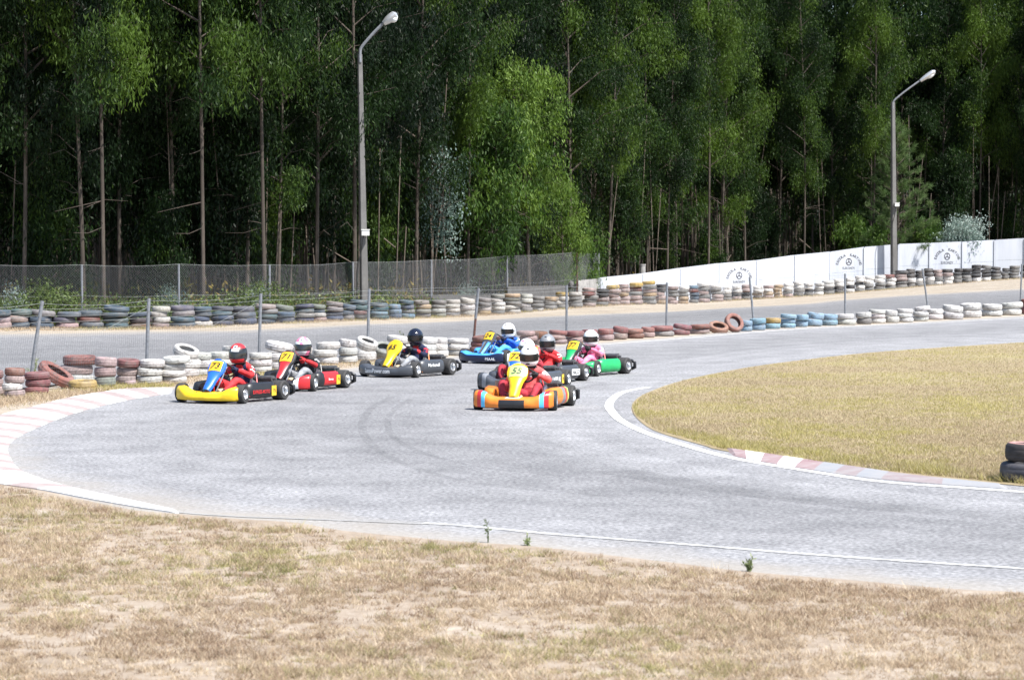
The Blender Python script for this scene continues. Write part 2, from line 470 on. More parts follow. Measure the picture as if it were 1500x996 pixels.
OUT = [(1800, 445), (1500, 462.7), (1393, 469), (1276, 475.5), (1180, 479), (1086, 485), (975, 495), (877, 502), (828, 505), (690, 519), (666, 522), (520, 539),
       (440, 550), (330, 562), (252, 569), (184, 571), (109, 583), (44, 599), (0, 610), (-40, 628), (-62, 650), (-60, 672), (-35, 694), (0, 709), (66, 720), (131, 735),
       (197, 748), (263, 754), (350, 761), (438, 767), (500, 778), (659, 793), (719, 797), (798, 803), (897, 815), (1000, 827), (1100, 839), (1249, 851), (1398, 864), (1500, 869), (1800, 888)]
INN = [(1800, 485), (1500, 502), (1300, 515), (1200, 525), (1100, 538), (1000, 558), (940, 580), (925, 597), (932, 612), (960, 632), (1030, 653), (1060, 661), (1200, 683), (1300, 693), (1400, 703), (1500, 713), (1800, 738)]
PAIR = [((1800, 445), (1800, 485)), ((1500, 462.7), (1500, 502)), ((877, 502), (1000, 558)), ((252, 569), (940, 580)), ((-62, 650), (925, 597)), ((263, 754), (932, 612)), ((719, 797), (1030, 653)), ((1500, 869), (1500, 713)), ((1800, 888), (1800, 738))]
Og, Ig = gpts(OUT), gpts(INN)
A, B = [], []
for (o0, i0), (o1, i1) in zip(PAIR, PAIR[1:]):
    ca = catmull(Og, 6)[OUT.index(o0) * 6:OUT.index(o1) * 6 + 1]; cb = catmull(Ig, 6)[INN.index(i0) * 6:INN.index(i1) * 6 + 1]
    a, b = resample(ca, 26), resample(cb, 26)
    A += a if not A else a[1:]; B += b if not B else b[1:]
strip('track', A, B, .004, M_ASPH, 10, label='bleached grey asphalt of the karting hairpin')

# infield sheet
top = catmull(gpts(INN[:8]), 6); bot = catmull(gpts(INN[7:]), 6)[::-1]
n = 60
strip('infield', resample(bot, n), resample(top, n), .010, M_INF, 8, label='dry grassed infield inside the hairpin')
# foreground verge sheet
edge = catmull(gpts(OUT[22:]), 4)
lo = [Vector((p.x * .6 - .4, min(p.y - 2, 6 + p.x * .02), 0)) for p in edge]
el = [Vector((p.x, p.y, 0)) for p in edge]
ext = [Vector((-14, el[0].y + 9, 0)), Vector((-8, el[0].y + 2.0, 0))]
strip('verge', ext + el, [Vector((-14, 4, 0)), Vector((-9, 4, 0))] + lo, .008, M_VERGE, 10, label='dry grass verge on the camera side of the track')

def ribbon(name, px, width, z, m, n=8, label=None, kind='structure', follow=False):
    P = catmull(gpts(px), n); A, B = [], []
    for i, p in enumerate(P):
        t = (P[min(i + 1, len(P) - 1)] - P[max(i - 1, 0)]); t.z = 0; t.normalize(); q = Vector((-t.y, t.x, 0))
        A.append(p + q * width / 2); B.append(p - q * width / 2)
    return strip(name, A, B, z, m, 1, label=label, follow=follow)

ribbon('edge_line', [(205, 744.5), (270, 752), (350, 757.5), (430, 760.5), (520, 764), (620, 768.5)], .05, .009, M_WHITE_FAINT, label='almost worn away white line running on from the kerb')
ribbon('edge_line', [(620, 767), (679, 771), (818, 784), (897, 790), (1000, 798), (1199, 814), (1500, 834), (1800, 853)], .075, .009, M_WHITE_OLD, label='worn white line along the outer edge of the track')
ribbon('edge_line', [(950, 568), (925, 572), (908, 577), (896, 586), (892, 595), (896, 603), (909, 616), (945, 634), (1000, 652), (1075, 672), (1199, 693), (1299, 707), (1478, 720), (1800, 745)], .12, .009, M_WHITE_LINE, label='white line round the inside of the hairpin')
ribbon('edge_line', [(1800, 448), (1500, 466), (1393, 472), (1180, 482), (975, 498), (877, 505.5), (828, 509)], .08, .009, M_WHITE_LINE, label='faint white line under the light tyres')

def mark_mat():
    m, nt, N, L, b = newmat('rubber_film')
    b.inputs['Base Color'].default_value = (.10, .10, .105, 1); b.inputs['Roughness'].default_value = .8
    tc = N.new('ShaderNodeTexCoord'); nz = N.new('ShaderNodeTexNoise'); nz.inputs['Scale'].default_value = 3.; nz.inputs['Detail'].default_value = 8; nz.inputs['Roughness'].default_value = .8
    L.new(tc.outputs['Object'], nz.inputs['Vector'])
    rp = N.new('ShaderNodeMapRange'); rp.inputs[1].default_value = .38; rp.inputs[2].default_value = .7; rp.inputs[3].default_value = .0; rp.inputs[4].default_value = .26; L.new(nz.outputs['Fac'], rp.inputs[0])
    t = N.new('ShaderNodeBsdfTransparent'); x = N.new('ShaderNodeMixShader'); L.new(rp.outputs[0], x.inputs[0]); L.new(t.outputs[0], x.inputs[1]); L.new(b.outputs[0], x.inputs[2]); L.new(x.outputs[0], N['Material Output'].inputs['Surface'])
    return m
M_MARK = mark_mat()
ribbon('tyre_mark', [(575, 582), (545, 598), (531, 620), (538, 645), (575, 672), (650, 698), (760, 716), (900, 728)], .11, .0065, M_MARK, label='faint curved tyre mark through the bend, darker outer one')
ribbon('tyre_mark', [(604, 584), (580, 598), (568, 618), (578, 642), (620, 664), (700, 684), (820, 698)], .09, .0065, M_MARK, label='faint curved tyre mark through the bend, inner one')
ribbon('tyre_mark', [(900, 690), (1050, 716), (1250, 740), (1500, 760)], .5, .0065, M_MARK, label='broad rubbered band along the exit of the bend')

def kerb(name, outer, inner, blocks, z, label, seg=4):
    A = resample(catmull(gpts(outer), 6), len(blocks) * seg + 1); B = resample(catmull(gpts(inner), 6), len(blocks) * seg + 1)
    A = A if len(A) == len(B) else A
    mb = MB(); rows = []
    for ri, (a, b) in enumerate(zip(A, B)):
        row = []; hk = .12 if ri in (0, len(A) - 1) else 1
        for k, (t, h) in enumerate(((0, -.02), (0, .016), (.25, .035), (.8, .024), (1, .007), (1, -.02))):
            p = a.lerp(b, t); row.append(Vector((p.x, p.y, (h * hk if h > 0 else h) + z)))
        rows.append(row)
    mb.grid(rows, fn=lambda c, i, j: blocks[min(i // seg, len(blocks) - 1)])
    o = mb.build(name, [M_KW, M_KR, M_KR2, M_KB, M_KF], smooth=False)
    if sum(p.normal.z for p in o.data.polygons) < 0: o.data.flip_normals()
    tag(o, label, kind='structure')

KO = [(252, 568.5), (184, 570.5), (109, 582), (44, 598), (0, 609), (-42, 627), (-66, 650), (-63, 673), (-37, 695), (0, 710), (66, 719.5), (131, 732), (200, 744), (262, 753)]
KI = [(252, 576), (180, 588), (109, 606), (57, 626), (26, 641), (12, 655), (14, 668), (28, 687), (66, 703), (123, 718), (160, 726), (182, 731), (204, 736), (262, 750)]
kerb('kerb', KO, KI, [0, 1, 0, 1, 0, 0, 1, 0, 1, 0, 1, 0, 0, 1, 0, 1, 0, 1, 0, 1, 0, 1, 0, 0, 1, 0, 1, 0, 1, 0, 0, 0, 1, 0, 0, 0, 0, 0], 0, 'white and faded red kerb round the outside of the hairpin')
kerb('kerb', [(1062, 657), (1149, 669), (1274, 688), (1349, 699), (1473, 713)], [(1073, 668), (1124, 678), (1199, 690), (1299, 703), (1478, 717)], [2, 0, 2, 0, 2, 3, 4, 3, 4, 4, 3, 3], 0.0, 'short red and white kerb on the inside of the hairpin')

# near tyre row foot line (photo) and back track
NROW = np.array([(-400, 640), (-60, 590), (22, 582), (119, 571), (153, 567), (255, 562), (300, 551), (383, 546), (480, 534), (540, 529), (635, 524), (688, 519), (760, 508), (843, 503), (918, 497.5), (1011, 491), (1080, 486), (1143, 482), (1204, 478), (1297, 473), (1381, 468), (1467, 462), (1800, 443)])
def nrow_y(x): return float(np.interp(x, NROW[:, 0], NROW[:, 1]))
FE = [(-420, 494), (0, 491), (240, 487), (368, 485), (540, 476), (694, 470), (828, 463.5), (900, 460.5), (1009, 456), (1100, 450.5), (1180, 446), (1223, 441.5), (1308, 435), (1393, 430), (1500, 424), (1800, 410)]
fa = resample(catmull(gpts(FE), 5), 90)
na = []
for x in np.linspace(-420, 1800, 60):
    p = ground(x, nrow_y(x)); p = p * ((p.y + 1.7) / p.y); na.append(p)
strip('back_straight', fa, resample(na, 90), .03, M_ASPH2, 10, follow=True, label='grey asphalt straight running behind the tyre row')
# forest floor behind fence and wall
fl_a, fl_b = [], []
for u in np.linspace(-.34, .32, 90):
    d = float(dfar(u)) + 2.6
    fl_a.append(Vector((u * d, d, 0))); d2 = d + 150; fl_b.append(Vector((u * d2, d2, 0)))
strip('forest_floor', fl_a, fl_b, .03, M_FOREST, 40, follow=True, label='brown leaf litter under the eucalyptus wood')
# slope added behind the wood to keep bright sky out between the trunks
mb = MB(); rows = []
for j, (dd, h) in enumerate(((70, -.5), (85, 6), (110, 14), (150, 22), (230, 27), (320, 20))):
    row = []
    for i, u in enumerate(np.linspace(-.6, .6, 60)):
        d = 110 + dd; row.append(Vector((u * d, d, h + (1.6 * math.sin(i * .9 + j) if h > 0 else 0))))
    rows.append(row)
mb.grid(rows); tag(mb.build('backdrop_slope', M_BACKDROP), 'near-black slope added behind the trees to shut out bright sky', kind='structure')
# ------------------------------------------------------------------ tyres
PAINT = {'R': ((.20, .085, .08), 'faded red'), 'K': ((.31, .235, .235), 'pinkish'), 'W': ((.50, .50, .495), 'white'), 'L': ((.20, .32, .43), 'light blue'),
         'B': ((.07, .10, .145), 'dusty blue'), 'D': ((.035, .035, .04), 'black'), 'G': ((.22, .225, .23), 'grey'), 'Y': ((.36, .26, .09), 'ochre'),
         'O': ((.33, .25, .17), 'brownish'), 'T': ((.24, .115, .095), 'rusty')}
M_TYRE = tyre_mat('painted_tyre_rubber'); M_TYRE_V = tyre_mat('far_tyre_rubber', 'paint')
TPROF = [(.405, .50), (.44, .475), (.47, .41), (.488, .32), (.496, .20), (.494, .18), (.494, .15), (.499, .13), (.499, -.13), (.494, -.15), (.494, -.18), (.496, -.20), (.488, -.32), (.47, -.41), (.44, -.475), (.405, -.50),
         (.37, -.50), (.32, -.44), (.295, -.36), (.30, -.30), (.36, -.33), (.42, -.30), (.455, -.15), (.455, .15), (.42, .30), (.36, .33), (.30, .30), (.295, .36), (.32, .44), (.37, .50)]
_mb = MB(); _mb.lathe(TPROF, n=36, closed=True)
_t = _mb.build('tyre', M_TYRE, sharp=50); TYRE_ME = _t.data; bpy.data.objects.remove(_t)
# nearest photo column, photo foot row, photo width, colours from the ground up, photo top row, tilt of the top tyre
NEAR = [(-52, 584, 42, 'KRR', 549, 0), (-12, 580, 40, 'KKR', 543, 0), (22, 583, 30, 'KWKR', 540, 2), (54, 578, 37, 'RRR', 546, -2), (114, 565, 48, 'WKR', 521, 0), (153, 567, 31, 'GKK', 524, 3),
        (185, 563, 33, 'KKR', 527, 4), (219, 563, 38, 'WWW', 527, 0), (255, 562, 39, 'WWWW', 523, -2), (273, 553, 37, 'WWW', 513, 18), (292, 550, 38, 'WWW', 517, 3), (323, 548, 37, 'WWW', 516, 0),
        (345, 545, 36, 'WWWW', 507, 0), (383, 546, 33, 'WWW', 517, 0), (411, 543, 40, 'WWW', 504, 10), (444, 540, 34, 'WWW', 508, 0), (478, 534, 35, 'WWW', 502, -2), (510, 532, 27, 'WWW', 499, 9),
        (536, 529, 31, 'WW', 501, 20), (586, 524, 34, 'WWW', 494, 7), (626, 524, 26, 'WWW', 495, 3), (645, 523, 23, 'WWW', 495, 0), (671, 521, 33, 'WWW', 496, 0), (704, 517, 31, 'RRR', 493, -3), (737, 511, 26, 'KR', 493, 0),
        (771, 507, 27, 'RKK', 485, 0), (792, 505.5, 26, 'KR', 486, 3), (817, 504, 27, 'KKR', 485, 4), (843, 503, 28, 'KR', 485, 0), (866, 502, 24, 'KR', 483, 0), (888, 499, 23, 'KR', 482, 0), (908, 497.5, 23, 'KR', 480, 7),
        (931, 496, 25, 'RR', 482, 0), (949, 494.5, 20, 'KR', 480, 3), (972, 493, 32, 'GR', 478, -1), (998, 491, 26, 'RR', 477, 8), (1024, 489.5, 30, 'KR', 476, -2), (1093, 485.5, 18, 'LL', 470, 3), (1110, 484, 24, 'LL', 467, -3),
        (1132, 482, 22, 'LY', 466, 0), (1154, 480.5, 23, 'LLL', 461, 4), (1173, 479, 20, 'LL', 461, 0), (1192, 478, 24, 'LL', 459, 6), (1215, 477, 24, 'LL', 461, 2), (1240, 476, 29, 'WW', 460, 0), (1265, 475, 22, 'GW', 458, -3), (1286, 473.5, 23, 'WWW', 454, 3),
        (1306, 473, 21, 'WW', 455, 5), (1326, 472, 23, 'WWW', 453, 2), (1348, 470.5, 23, 'WWW', 450, -8), (1369, 468.5, 24, 'WW', 453, 0), (1395, 468, 30, 'WW', 449, 7), (1423, 465.5, 31, 'WW', 445, -3), (1452, 463.5, 30, 'WW', 446, 1), (1482, 462, 30, 'WW', 444, -4), (1509, 461, 28, 'RR', 438, 0), (1538, 459, 30, 'WW', 441, 0)]
FAR = [(-34, 483, 32, 'KBB', 456, 0), (1, 482, 31, 'KKB', 454, 0), (27, 482, 31, 'BKB', 453, 0), (60, 482, 36, 'BBG', 456, 6), (98, 483, 34, 'KBB', 457, 0), (132, 482, 35, 'BRB', 455, 0), (170, 482, 38, 'BBBB', 450, 7),
       (205, 481, 32, 'RDB', 459, -7), (235, 480, 27, 'KWWW', 449, 0), (267, 480, 35, 'BBGB', 448, 0), (295, 479, 29, 'WBBB', 449, 0), (326, 476, 32, 'BBBB', 449, 2), (358, 476, 34, 'BBB', 449, 0), (389, 473, 28, 'BBGK', 446, 2),
       (417, 472, 29, 'BBG', 449, 9), (445, 471, 28, 'BGBB', 446, -3), (467, 469, 21, 'KWBG', 447, 5), (490, 468, 26, 'BBGG', 443, 6), (508, 468, 22, 'GBB', 447, 8), (527, 468, 27, 'DRBB', 440, 4), (556, 468, 27, 'BLBB', 444, 2), (578, 467, 19, 'BLL', 446, 0),
       (597, 466, 21, 'LGBB', 440, 6), (619, 465, 24, 'GGOG', 440, 0), (642, 464, 22, 'GWGG', 440, 0), (662, 463, 22, 'GWWW', 439, 0), (685, 462.5, 22, 'WWW', 438, 9), (709, 461, 20, 'OWGG', 437, 6), (730, 461, 20, 'GWWWG', 431, 0),
       (750, 458.5, 24, 'WWGGO', 430, 0), (771, 455.5, 18, 'GWWW', 431, 0), (787, 453.5, 19, 'WGGG', 434, 0), (806, 453, 20, 'GGO', 435, 0), (823, 452, 19, 'GWWY', 428, 0), (843, 450, 20, 'GGGW', 428, 0),
       (863, 449, 21, 'KGGRK', 422, 2), (882, 447.5, 18, 'GKDD', 423, 0), (899, 446, 19, 'KKKKY', 418, -3), (915, 445.5, 16, 'KKOKK', 416, 0), (932, 445, 20, 'KKGRY', 414, 0), (951, 445, 20, 'GGOKGY', 412, -4), (968, 444.5, 16, 'OKKDD', 416, 0),
       (985, 445, 16, 'KKGGK', 419, 0), (1001, 445, 16, 'OOGGW', 419, 0), (1016, 443.5, 14, 'GBBRL', 418, 0), (1031, 442.5, 17, 'KGKGW', 414, 0), (1050, 442, 18, 'KKGGW', 416, 0), (1065, 441, 14, 'GGWW', 419, 0), (1079, 440, 14, 'KDWW', 418, 0),
       (1093, 440, 15, 'GDKK', 417, 0), (1110, 438.5, 15, 'DOWW', 419, 0), (1125, 438, 15, 'KOWK', 418, 0), (1140, 437, 14, 'OOOO', 417, 0), (1154, 436, 15, 'KGWW', 415, 2), (1170, 434.5, 16, 'GGWW', 412, 0), (1185, 434, 14, 'GDWW', 414, 0), (1199, 433, 14, 'WGWW', 414, 0),
       (1213, 432, 18, 'GDWW', 411, 0), (1229, 430, 15, 'DDWW', 409, 0), (1244, 429, 15, 'WDWW', 407, 0), (1259, 428, 14, 'GWDWW', 404, 0), (1273, 427, 14, 'GGWW', 405, 0), (1288, 425.5, 16, 'GGWW', 403, 0), (1304, 425, 16, 'GWWR', 402, 0),
       (1320, 422, 18, 'GDKKD', 396, 0), (1334, 421, 13, 'GWDD', 394, 2), (1347, 419, 14, 'GWDD', 396, 0), (1361, 416.5, 14, 'GWDD', 393, 0), (1374, 415.5, 13, 'WGKK', 395, 0), (1388, 415, 16, 'WWKD', 394, 0), (1402, 414, 13, 'GGDD', 393, 0),
       (1416, 413, 14, 'GGDD', 393, 0), (1430, 411.5, 15, 'WDDD', 388, 0), (1444, 411, 14, 'WDDG', 389, 6), (1459, 410, 16, 'GGDD', 391, 4), (1473, 409.5, 12, 'GGD', 393, 3), (1486, 409, 15, 'GGGG', 389, 0), (1504, 408, 17, 'DGDD', 388, 0)]
POSTX = [(41, 'leftmost leaning fence post'), (214, 'post at the leftmost white tyres'), (379, 'post beside the red helmet'), (538, 'post by the yellow-nosed kart'), (692, 'rusty leaning post'), (830, 'post above the grey helmet'),
         (976, 'post among plain red tyres'), (1105, 'crooked post by light-blue tyres'), (1238, 'post where white tyres resume'), (1362, 'post tilting among white tyres'), (1494, 'post at the picture edge')]
ORD = ['first', 'second', 'third', 'fourth', 'fifth', 'sixth', 'seventh', 'eighth', 'ninth', 'tenth', 'eleventh', 'twelfth', 'thirteenth']
POS = {1: ['single'], 2: ['lower', 'upper'], 3: ['bottom', 'middle', 'top'], 4: ['bottom', 'second-lowest', 'third-lowest', 'top'], 5: ['bottom', 'second-lowest', 'middle', 'fourth-lowest', 'top'],
       6: ['bottom', 'second-lowest', 'third-lowest', 'fourth-lowest', 'fifth-lowest', 'top']}

def where(cx, row, near):
    """which stack, counted from the fence post it stands nearest to on its right-hand side"""
    left = [p for p in POSTX if p[0] <= cx]
    word = '' if near else 'far-row '
    if left:
        p = left[-1]; k = sum(1 for s in row if p[0] <= s[0] < cx)
        return f'{ORD[k]} {word}stack right of the {p[1]}'
    p = POSTX[0]; k = sum(1 for s in row if cx < s[0] < p[0])
    return f'{ORD[k]} {word}stack left of the {p[1]}'

far_V, far_F, far_C = [], [], []
tyre_count = 0
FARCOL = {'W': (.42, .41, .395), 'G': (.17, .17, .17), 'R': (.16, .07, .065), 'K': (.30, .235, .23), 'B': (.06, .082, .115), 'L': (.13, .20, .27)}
def put_tyre(M, col, label, group, far=False):
    global tyre_count
    o = bpy.data.objects.new('tyre', TYRE_ME); COL.objects.link(o); o.matrix_world = M
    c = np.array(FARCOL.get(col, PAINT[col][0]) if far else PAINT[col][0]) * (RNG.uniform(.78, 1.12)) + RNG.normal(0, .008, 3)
    o.color = (*np.clip(c, .015, .9), 1)
    tag(o, label, 'tyre', group); tyre_count += 1

def stacks(row, near, limit=None):
    for si, (cx, by, wpx, cols, ty, tilt) in enumerate(row):
        if near:
            P = ground(cx, by); P = P * ((P.y + wpx / (F / P.y) * .45) / P.y)
        else:
            d = float(dfar((cx - 750) / F)); P = onx(cx, d)
        P.z = float(zg(P.x, P.y))
        s = F / P.y; D = wpx / s * 1.02; nt = len(cols)
        front = math.asin(min(1, max(.0, (CAMH - P.z) / P.y)))
        z1 = ztop(Vector((P.x, P.y - D / 2, 0)), ty); T = (z1 - P.z) / nt
        T *= .985
        for k, c in enumerate(cols):
            jit = .085 * D if k else .03 * D
            d_ = D * RNG.uniform(.95, 1.05)
            tl = R(tilt) if k == nt - 1 else R(RNG.normal(0, 2.2))
            tx = R(RNG.normal(0, 1.5))
            if abs(tilt) > 15 and k == nt - 1: tx = R(14)
            up = abs(math.sin(tl)) * D * .32 if k == nt - 1 else 0
            M = Matrix.Translation((P.x + RNG.normal(0, jit * .7), P.y + RNG.normal(0, jit * .5), P.z + T * (k + .5) + up + .004)) @ Matrix.Rotation(tl, 4, 'Y') @ Matrix.Rotation(tx, 4, 'X') @ Matrix.Rotation(RNG.uniform(0, 6.28), 4, 'Z') @ Matrix.Diagonal((d_, d_, T * 1.0, 1))
            if limit is None or si < limit:
                cn = PAINT[c][1]
                lab = f'{POS[nt][k]} {cn} tyre, {where(cx, row, near)}'
                if near: lab = f'{POS[nt][k]} {cn} trackside tyre, {where(cx, row, near)}'
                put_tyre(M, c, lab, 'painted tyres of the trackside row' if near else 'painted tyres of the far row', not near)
            else:
                n = len(TYRE_ME.vertices); base = len(far_V) * n
                co = np.empty(n * 3, np.float32); TYRE_ME.vertices.foreach_get('co', co); co = co.reshape(-1, 3)
                Mn = np.array(M); far_V.append(co @ Mn[:3, :3].T + Mn[:3, 3])
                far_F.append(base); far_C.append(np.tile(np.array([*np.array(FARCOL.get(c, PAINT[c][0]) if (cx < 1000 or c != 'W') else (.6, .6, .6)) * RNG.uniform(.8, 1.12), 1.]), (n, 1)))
stacks(NEAR, True)
def loose(cx, by, wpx, col, rot, lab, up, T=.15):
    P = ground(cx, by); s = F / P.y; D = wpx / s
    M = Matrix.Translation((P.x, P.y + D * .3, P.z + up * D)) @ rot @ Matrix.Diagonal((D, D, T, 1))
    put_tyre(M, col, lab, 'painted tyres of the trackside row')
loose(79, 570, 58, 'R', Matrix.Rotation(R(33), 4, 'Y') @ Matrix.Rotation(R(6), 4, 'X'), 'dull red tyre tipped against the tallest red stack, slanting down to the right', .36, .17)
loose(119, 572, 42, 'Y', Matrix.Rotation(R(3), 4, 'X'), 'ochre-rimmed tyre lying open in front of the tallest red stack', .17, .16)
loose(190, 565, 18, 'K', Matrix.Rotation(R(-8), 4, 'Y'), 'small pale tyre lying in front of the last red stack', .2, .08)
loose(562, 527, 34, 'G', Matrix.Rotation(R(14), 4, 'Y') @ Matrix.Rotation(R(28), 4, 'X'), 'grey tyre tipped open behind the yellow nose fairing', .42, .16)
loose(561, 526, 34, 'G', Matrix.Rotation(R(4), 4, 'Y'), 'lower grey tyre behind the yellow nose fairing', .14, .16)
loose(1053, 488, 30, 'T', Matrix.Rotation(R(24), 4, 'X') @ Matrix.Rotation(R(8), 4, 'Y'), 'rusty red tyre lying tipped open toward the track', .26, .17)
loose(1076, 487, 30, 'T', Matrix.Rotation(R(58), 4, 'X') @ Matrix.Rotation(R(24), 4, 'Y'), 'rusty red tyre standing nearly upright before the light blue ones', .46, .17)
NF = 31
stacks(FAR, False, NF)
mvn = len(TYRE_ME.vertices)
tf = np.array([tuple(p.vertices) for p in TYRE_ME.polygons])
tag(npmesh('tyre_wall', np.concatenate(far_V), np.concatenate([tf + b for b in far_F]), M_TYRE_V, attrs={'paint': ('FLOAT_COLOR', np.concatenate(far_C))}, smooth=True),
    'far end of the piled tyre wall below the white wall', kind='stuff')
# two tyres on the infield by the picture edge
Pn = ground(1496, 709); s = F / Pn.y
for k, (cc, lab, dx, w_) in enumerate((('D', 'lower plain black tyre of the pair on the infield grass', 0, .50), ('R', 'upper black tyre with a faded red sidewall on the infield', .045, .49))):
    M = Matrix.Translation((Pn.x + dx + .09, Pn.y + .22, .012 + .095 + k * .185)) @ Matrix.Rotation(R(1.5 * k), 4, 'Y') @ Matrix.Diagonal((w_, w_, .18, 1))
    put_tyre(M, cc, lab, 'two tyres stacked on the infield')
    if k:
        o_ = COL.objects[-1]; me_ = TYRE_ME.copy(); o_.data = me_; me_.materials.append(simple('worn_black_tread', (.035, .03, .03), .8, 0, .4, 6)); me_.materials.append(worn_paint('pinkish_sidewall', (.42, .22, .20), (.20, .13, .12), 7, .45, .12))
        me_.polygons.foreach_set('material_index', [2 if (abs(p_.normal.z) > .45 and p_.center.z > .3) else 1 for p_ in me_.polygons])
print('tyres', tyre_count)

# ------------------------------------------------------------------ fences
M_GALV = simple('weathered_galvanised_post', (.19, .20, .22), .6, .2, .2, 14)
M_RUST = simple('rusty_post', (.10, .045, .035), .85, 0, .4, 20)
M_WIRE = simple('galvanised_wire', (.30, .315, .315), .6, .3, .15, 5)
M_WIRE_D = simple('dull_wire', (.22, .23, .24), .7, .2, .15, 5)
M_CONC = simple('weathered_concrete', (.30, .29, .28), .9, 0, .25, 6, bump=.3)
M_CONC_D = simple('dark_concrete', (.095, .093, .092), .9, 0, .25, 6, bump=.3)
def wires(segs, r, name, m, parent, sag=0):
    """thin straight wires, three-sided"""
    S = np.asarray(segs, float); a, b = S[:, 0], S[:, 1]
    t = b - a; t /= np.linalg.norm(t, axis=1)[:, None]
    ref = np.where(np.abs(t[:, 2:3]) < .9, np.array([[0, 0, 1.]]), np.array([[1., 0, 0]]))
    p = np.cross(t, ref); p /= np.linalg.norm(p, axis=1)[:, None]; q = np.cross(p, t)
    V = []
    for e in (a, b):
        for k in range(3):
            an = 2 * PI * k / 3; V.append(e + (p * math.cos(an) + q * math.sin(an)) * r)
    V = np.stack(V, 1).reshape(-1, 3); n = len(a); o = np.arange(n)[:, None] * 6
    Fq = np.concatenate([o + np.array([[k, (k + 1) % 3, 3 + (k + 1) % 3, 3 + k]]) for k in range(3)])
    return npmesh(name, V, Fq, m, parent)

NP = [((62, 441), 41, 0), ((218, 437), 214, 0), ((382, 430), 379, 0), ((541, 423), 538, 0), ((701, 422), 692, 1), ((830, 418), 830, 0), ((977, 414), 976, 0), ((1098, 406), 1105, 0), ((1238, 401), 1238, 0), ((1351, 394), 1362, 0), ((1497, 387), 1494, 0), ((1660, 380), 1660, 0)]
NP = [((-120, 448), -122, 0)] + NP
fb = empty('wire_fence', (0, 0, 0)); tag(fb, 'sagging wire mesh fence on thin grey posts behind the trackside tyres', 'fence')
bases, tops = [], []
for (tx, ty), bx, rust in NP:
    p = ground(bx, nrow_y(bx)); p = p * ((p.y + .95) / p.y); p.z = 0
    t = at(tx, ty, p.y)
    mbp = MB(); r = .029 if not rust else .026
    mid = p.lerp(t, .52)
    mbp.tube([p - Vector((0, 0, .1)), mid, t], [r, r, r * 1.02], 8, [0][0])
    if rust:
        mbp = MB(); mbp.tube([p - Vector((0, 0, .1)), mid], r, 8, 1); mbp.tube([mid, t], r * 1.15, 8, 0)
    o = mbp.build('post', [M_GALV, M_RUST], fb, sharp=60)
    if rust: tag(o, 'leaning post rusted dark along its lower half')
    bases.append(p); tops.append(t)
segs, strands = [], []
for i in range(len(bases) - 1):
    b0, b1, t0, t1 = bases[i], bases[i + 1], tops[i], tops[i + 1]
    L = (b1 - b0).length; nv = int(L / .06)
    P = lambda a, h: (b0.lerp(t0, h)).lerp(b1.lerp(t1, h), a)
    for k in range(nv): segs.append((P(k / nv, .01), P(k / nv, .66)))
    for k in range(15):
        h = .02 + .64 * k / 14; segs.append((P(0, h), P(1, h)))
    for h in (.70, .77, .84, .91, .975):
        sg = RNG.uniform(.01, .06)
        prev = P(0, h)
        for k in range(1, 9):
            a = k / 8; q = P(a, h); q.z -= sg * 4 * a * (1 - a); strands.append((prev[:], q[:])); prev = q
    if i in (1, 2): strands.append((P(.55, .62)[:], P(1, .9)[:]))
wires([(a[:], b[:]) for a, b in segs], .0013, 'mesh_panel', M_WIRE_D, fb)
wires(strands, .0032, 'strand_wire', M_WIRE, fb)

# far chain-link fence
FP = [(-330, 389), (-150, 388), (-20, 388), (120, 388), (262, 387), (395, 388), (517, 384), (632, 381), (743, 375), (845, 369.5), (877, 371)]
ff = empty('chain_link_fence', (0, 0, 0)); tag(ff, 'tall chain-link fence along the edge of the eucalyptus wood', 'fence')
fb_, ft_ = [], []
for i, (x, y) in enumerate(FP):
    d = float(dfar((x - 750) / F)) + 1.9 + (1.6 if x == 877 else 0)
    p = onx(x, d); t = Vector((p.x, p.y, ztop(p, y)))
    rusty = x == 845
    mbp = MB(); mbp.tube([p - Vector((0, 0, .2)), t], .032, 8)
    o = mbp.build('post', M_RUST if rusty else M_GALV, ff, sharp=60)
    if rusty: tag(o, 'rust brown fence post near the end of the fence')
    fb_.append(p); ft_.append(t)
segs = []
for i in range(len(fb_) - 1):
    b0, b1, t0, t1 = fb_[i], fb_[i + 1], ft_[i], ft_[i + 1]
    L = (b1 - b0).length; Hh = ((t0 - b0).length + (t1 - b1).length) / 2
    def P(a, h):
        sag = (.05 if i % 2 else .03) * math.sin(a * PI) * h
        q = (b0.lerp(t0, h)).lerp(b1.lerp(t1, h), a); q.z -= sag; q.y += .02 * math.sin(a * 17) * h; return q[:]
    pitch = .075; nd = int((L + Hh) / pitch)
    for k in range(nd + 1):
        s0 = k * pitch
        for sgn in (1, -1):
            # diagonal from (s0,0) going back to (s0-H, H), clipped to the panel
            a0, h0, a1, h1 = s0, 0., s0 - Hh, Hh
            if a0 > L: h0 = a0 - L; a0 = L
            if a1 < 0: h1 = Hh + a1; a1 = 0
            if h0 >= h1: continue
            m0 = (a0 + a1) / 2; mh = (h0 + h1) / 2
            pts = [(a0, h0), (m0, mh), (a1, h1)]
            if sgn < 0: pts = [(L - a, h) for a, h in pts]
            for (q, hq), (r_, hr) in zip(pts, pts[1:]): segs.append((P(q / L, hq / Hh), P(r_ / L, hr / Hh)))
wires(segs, .0017, 'chain_link_mesh', M_WIRE_D, ff)
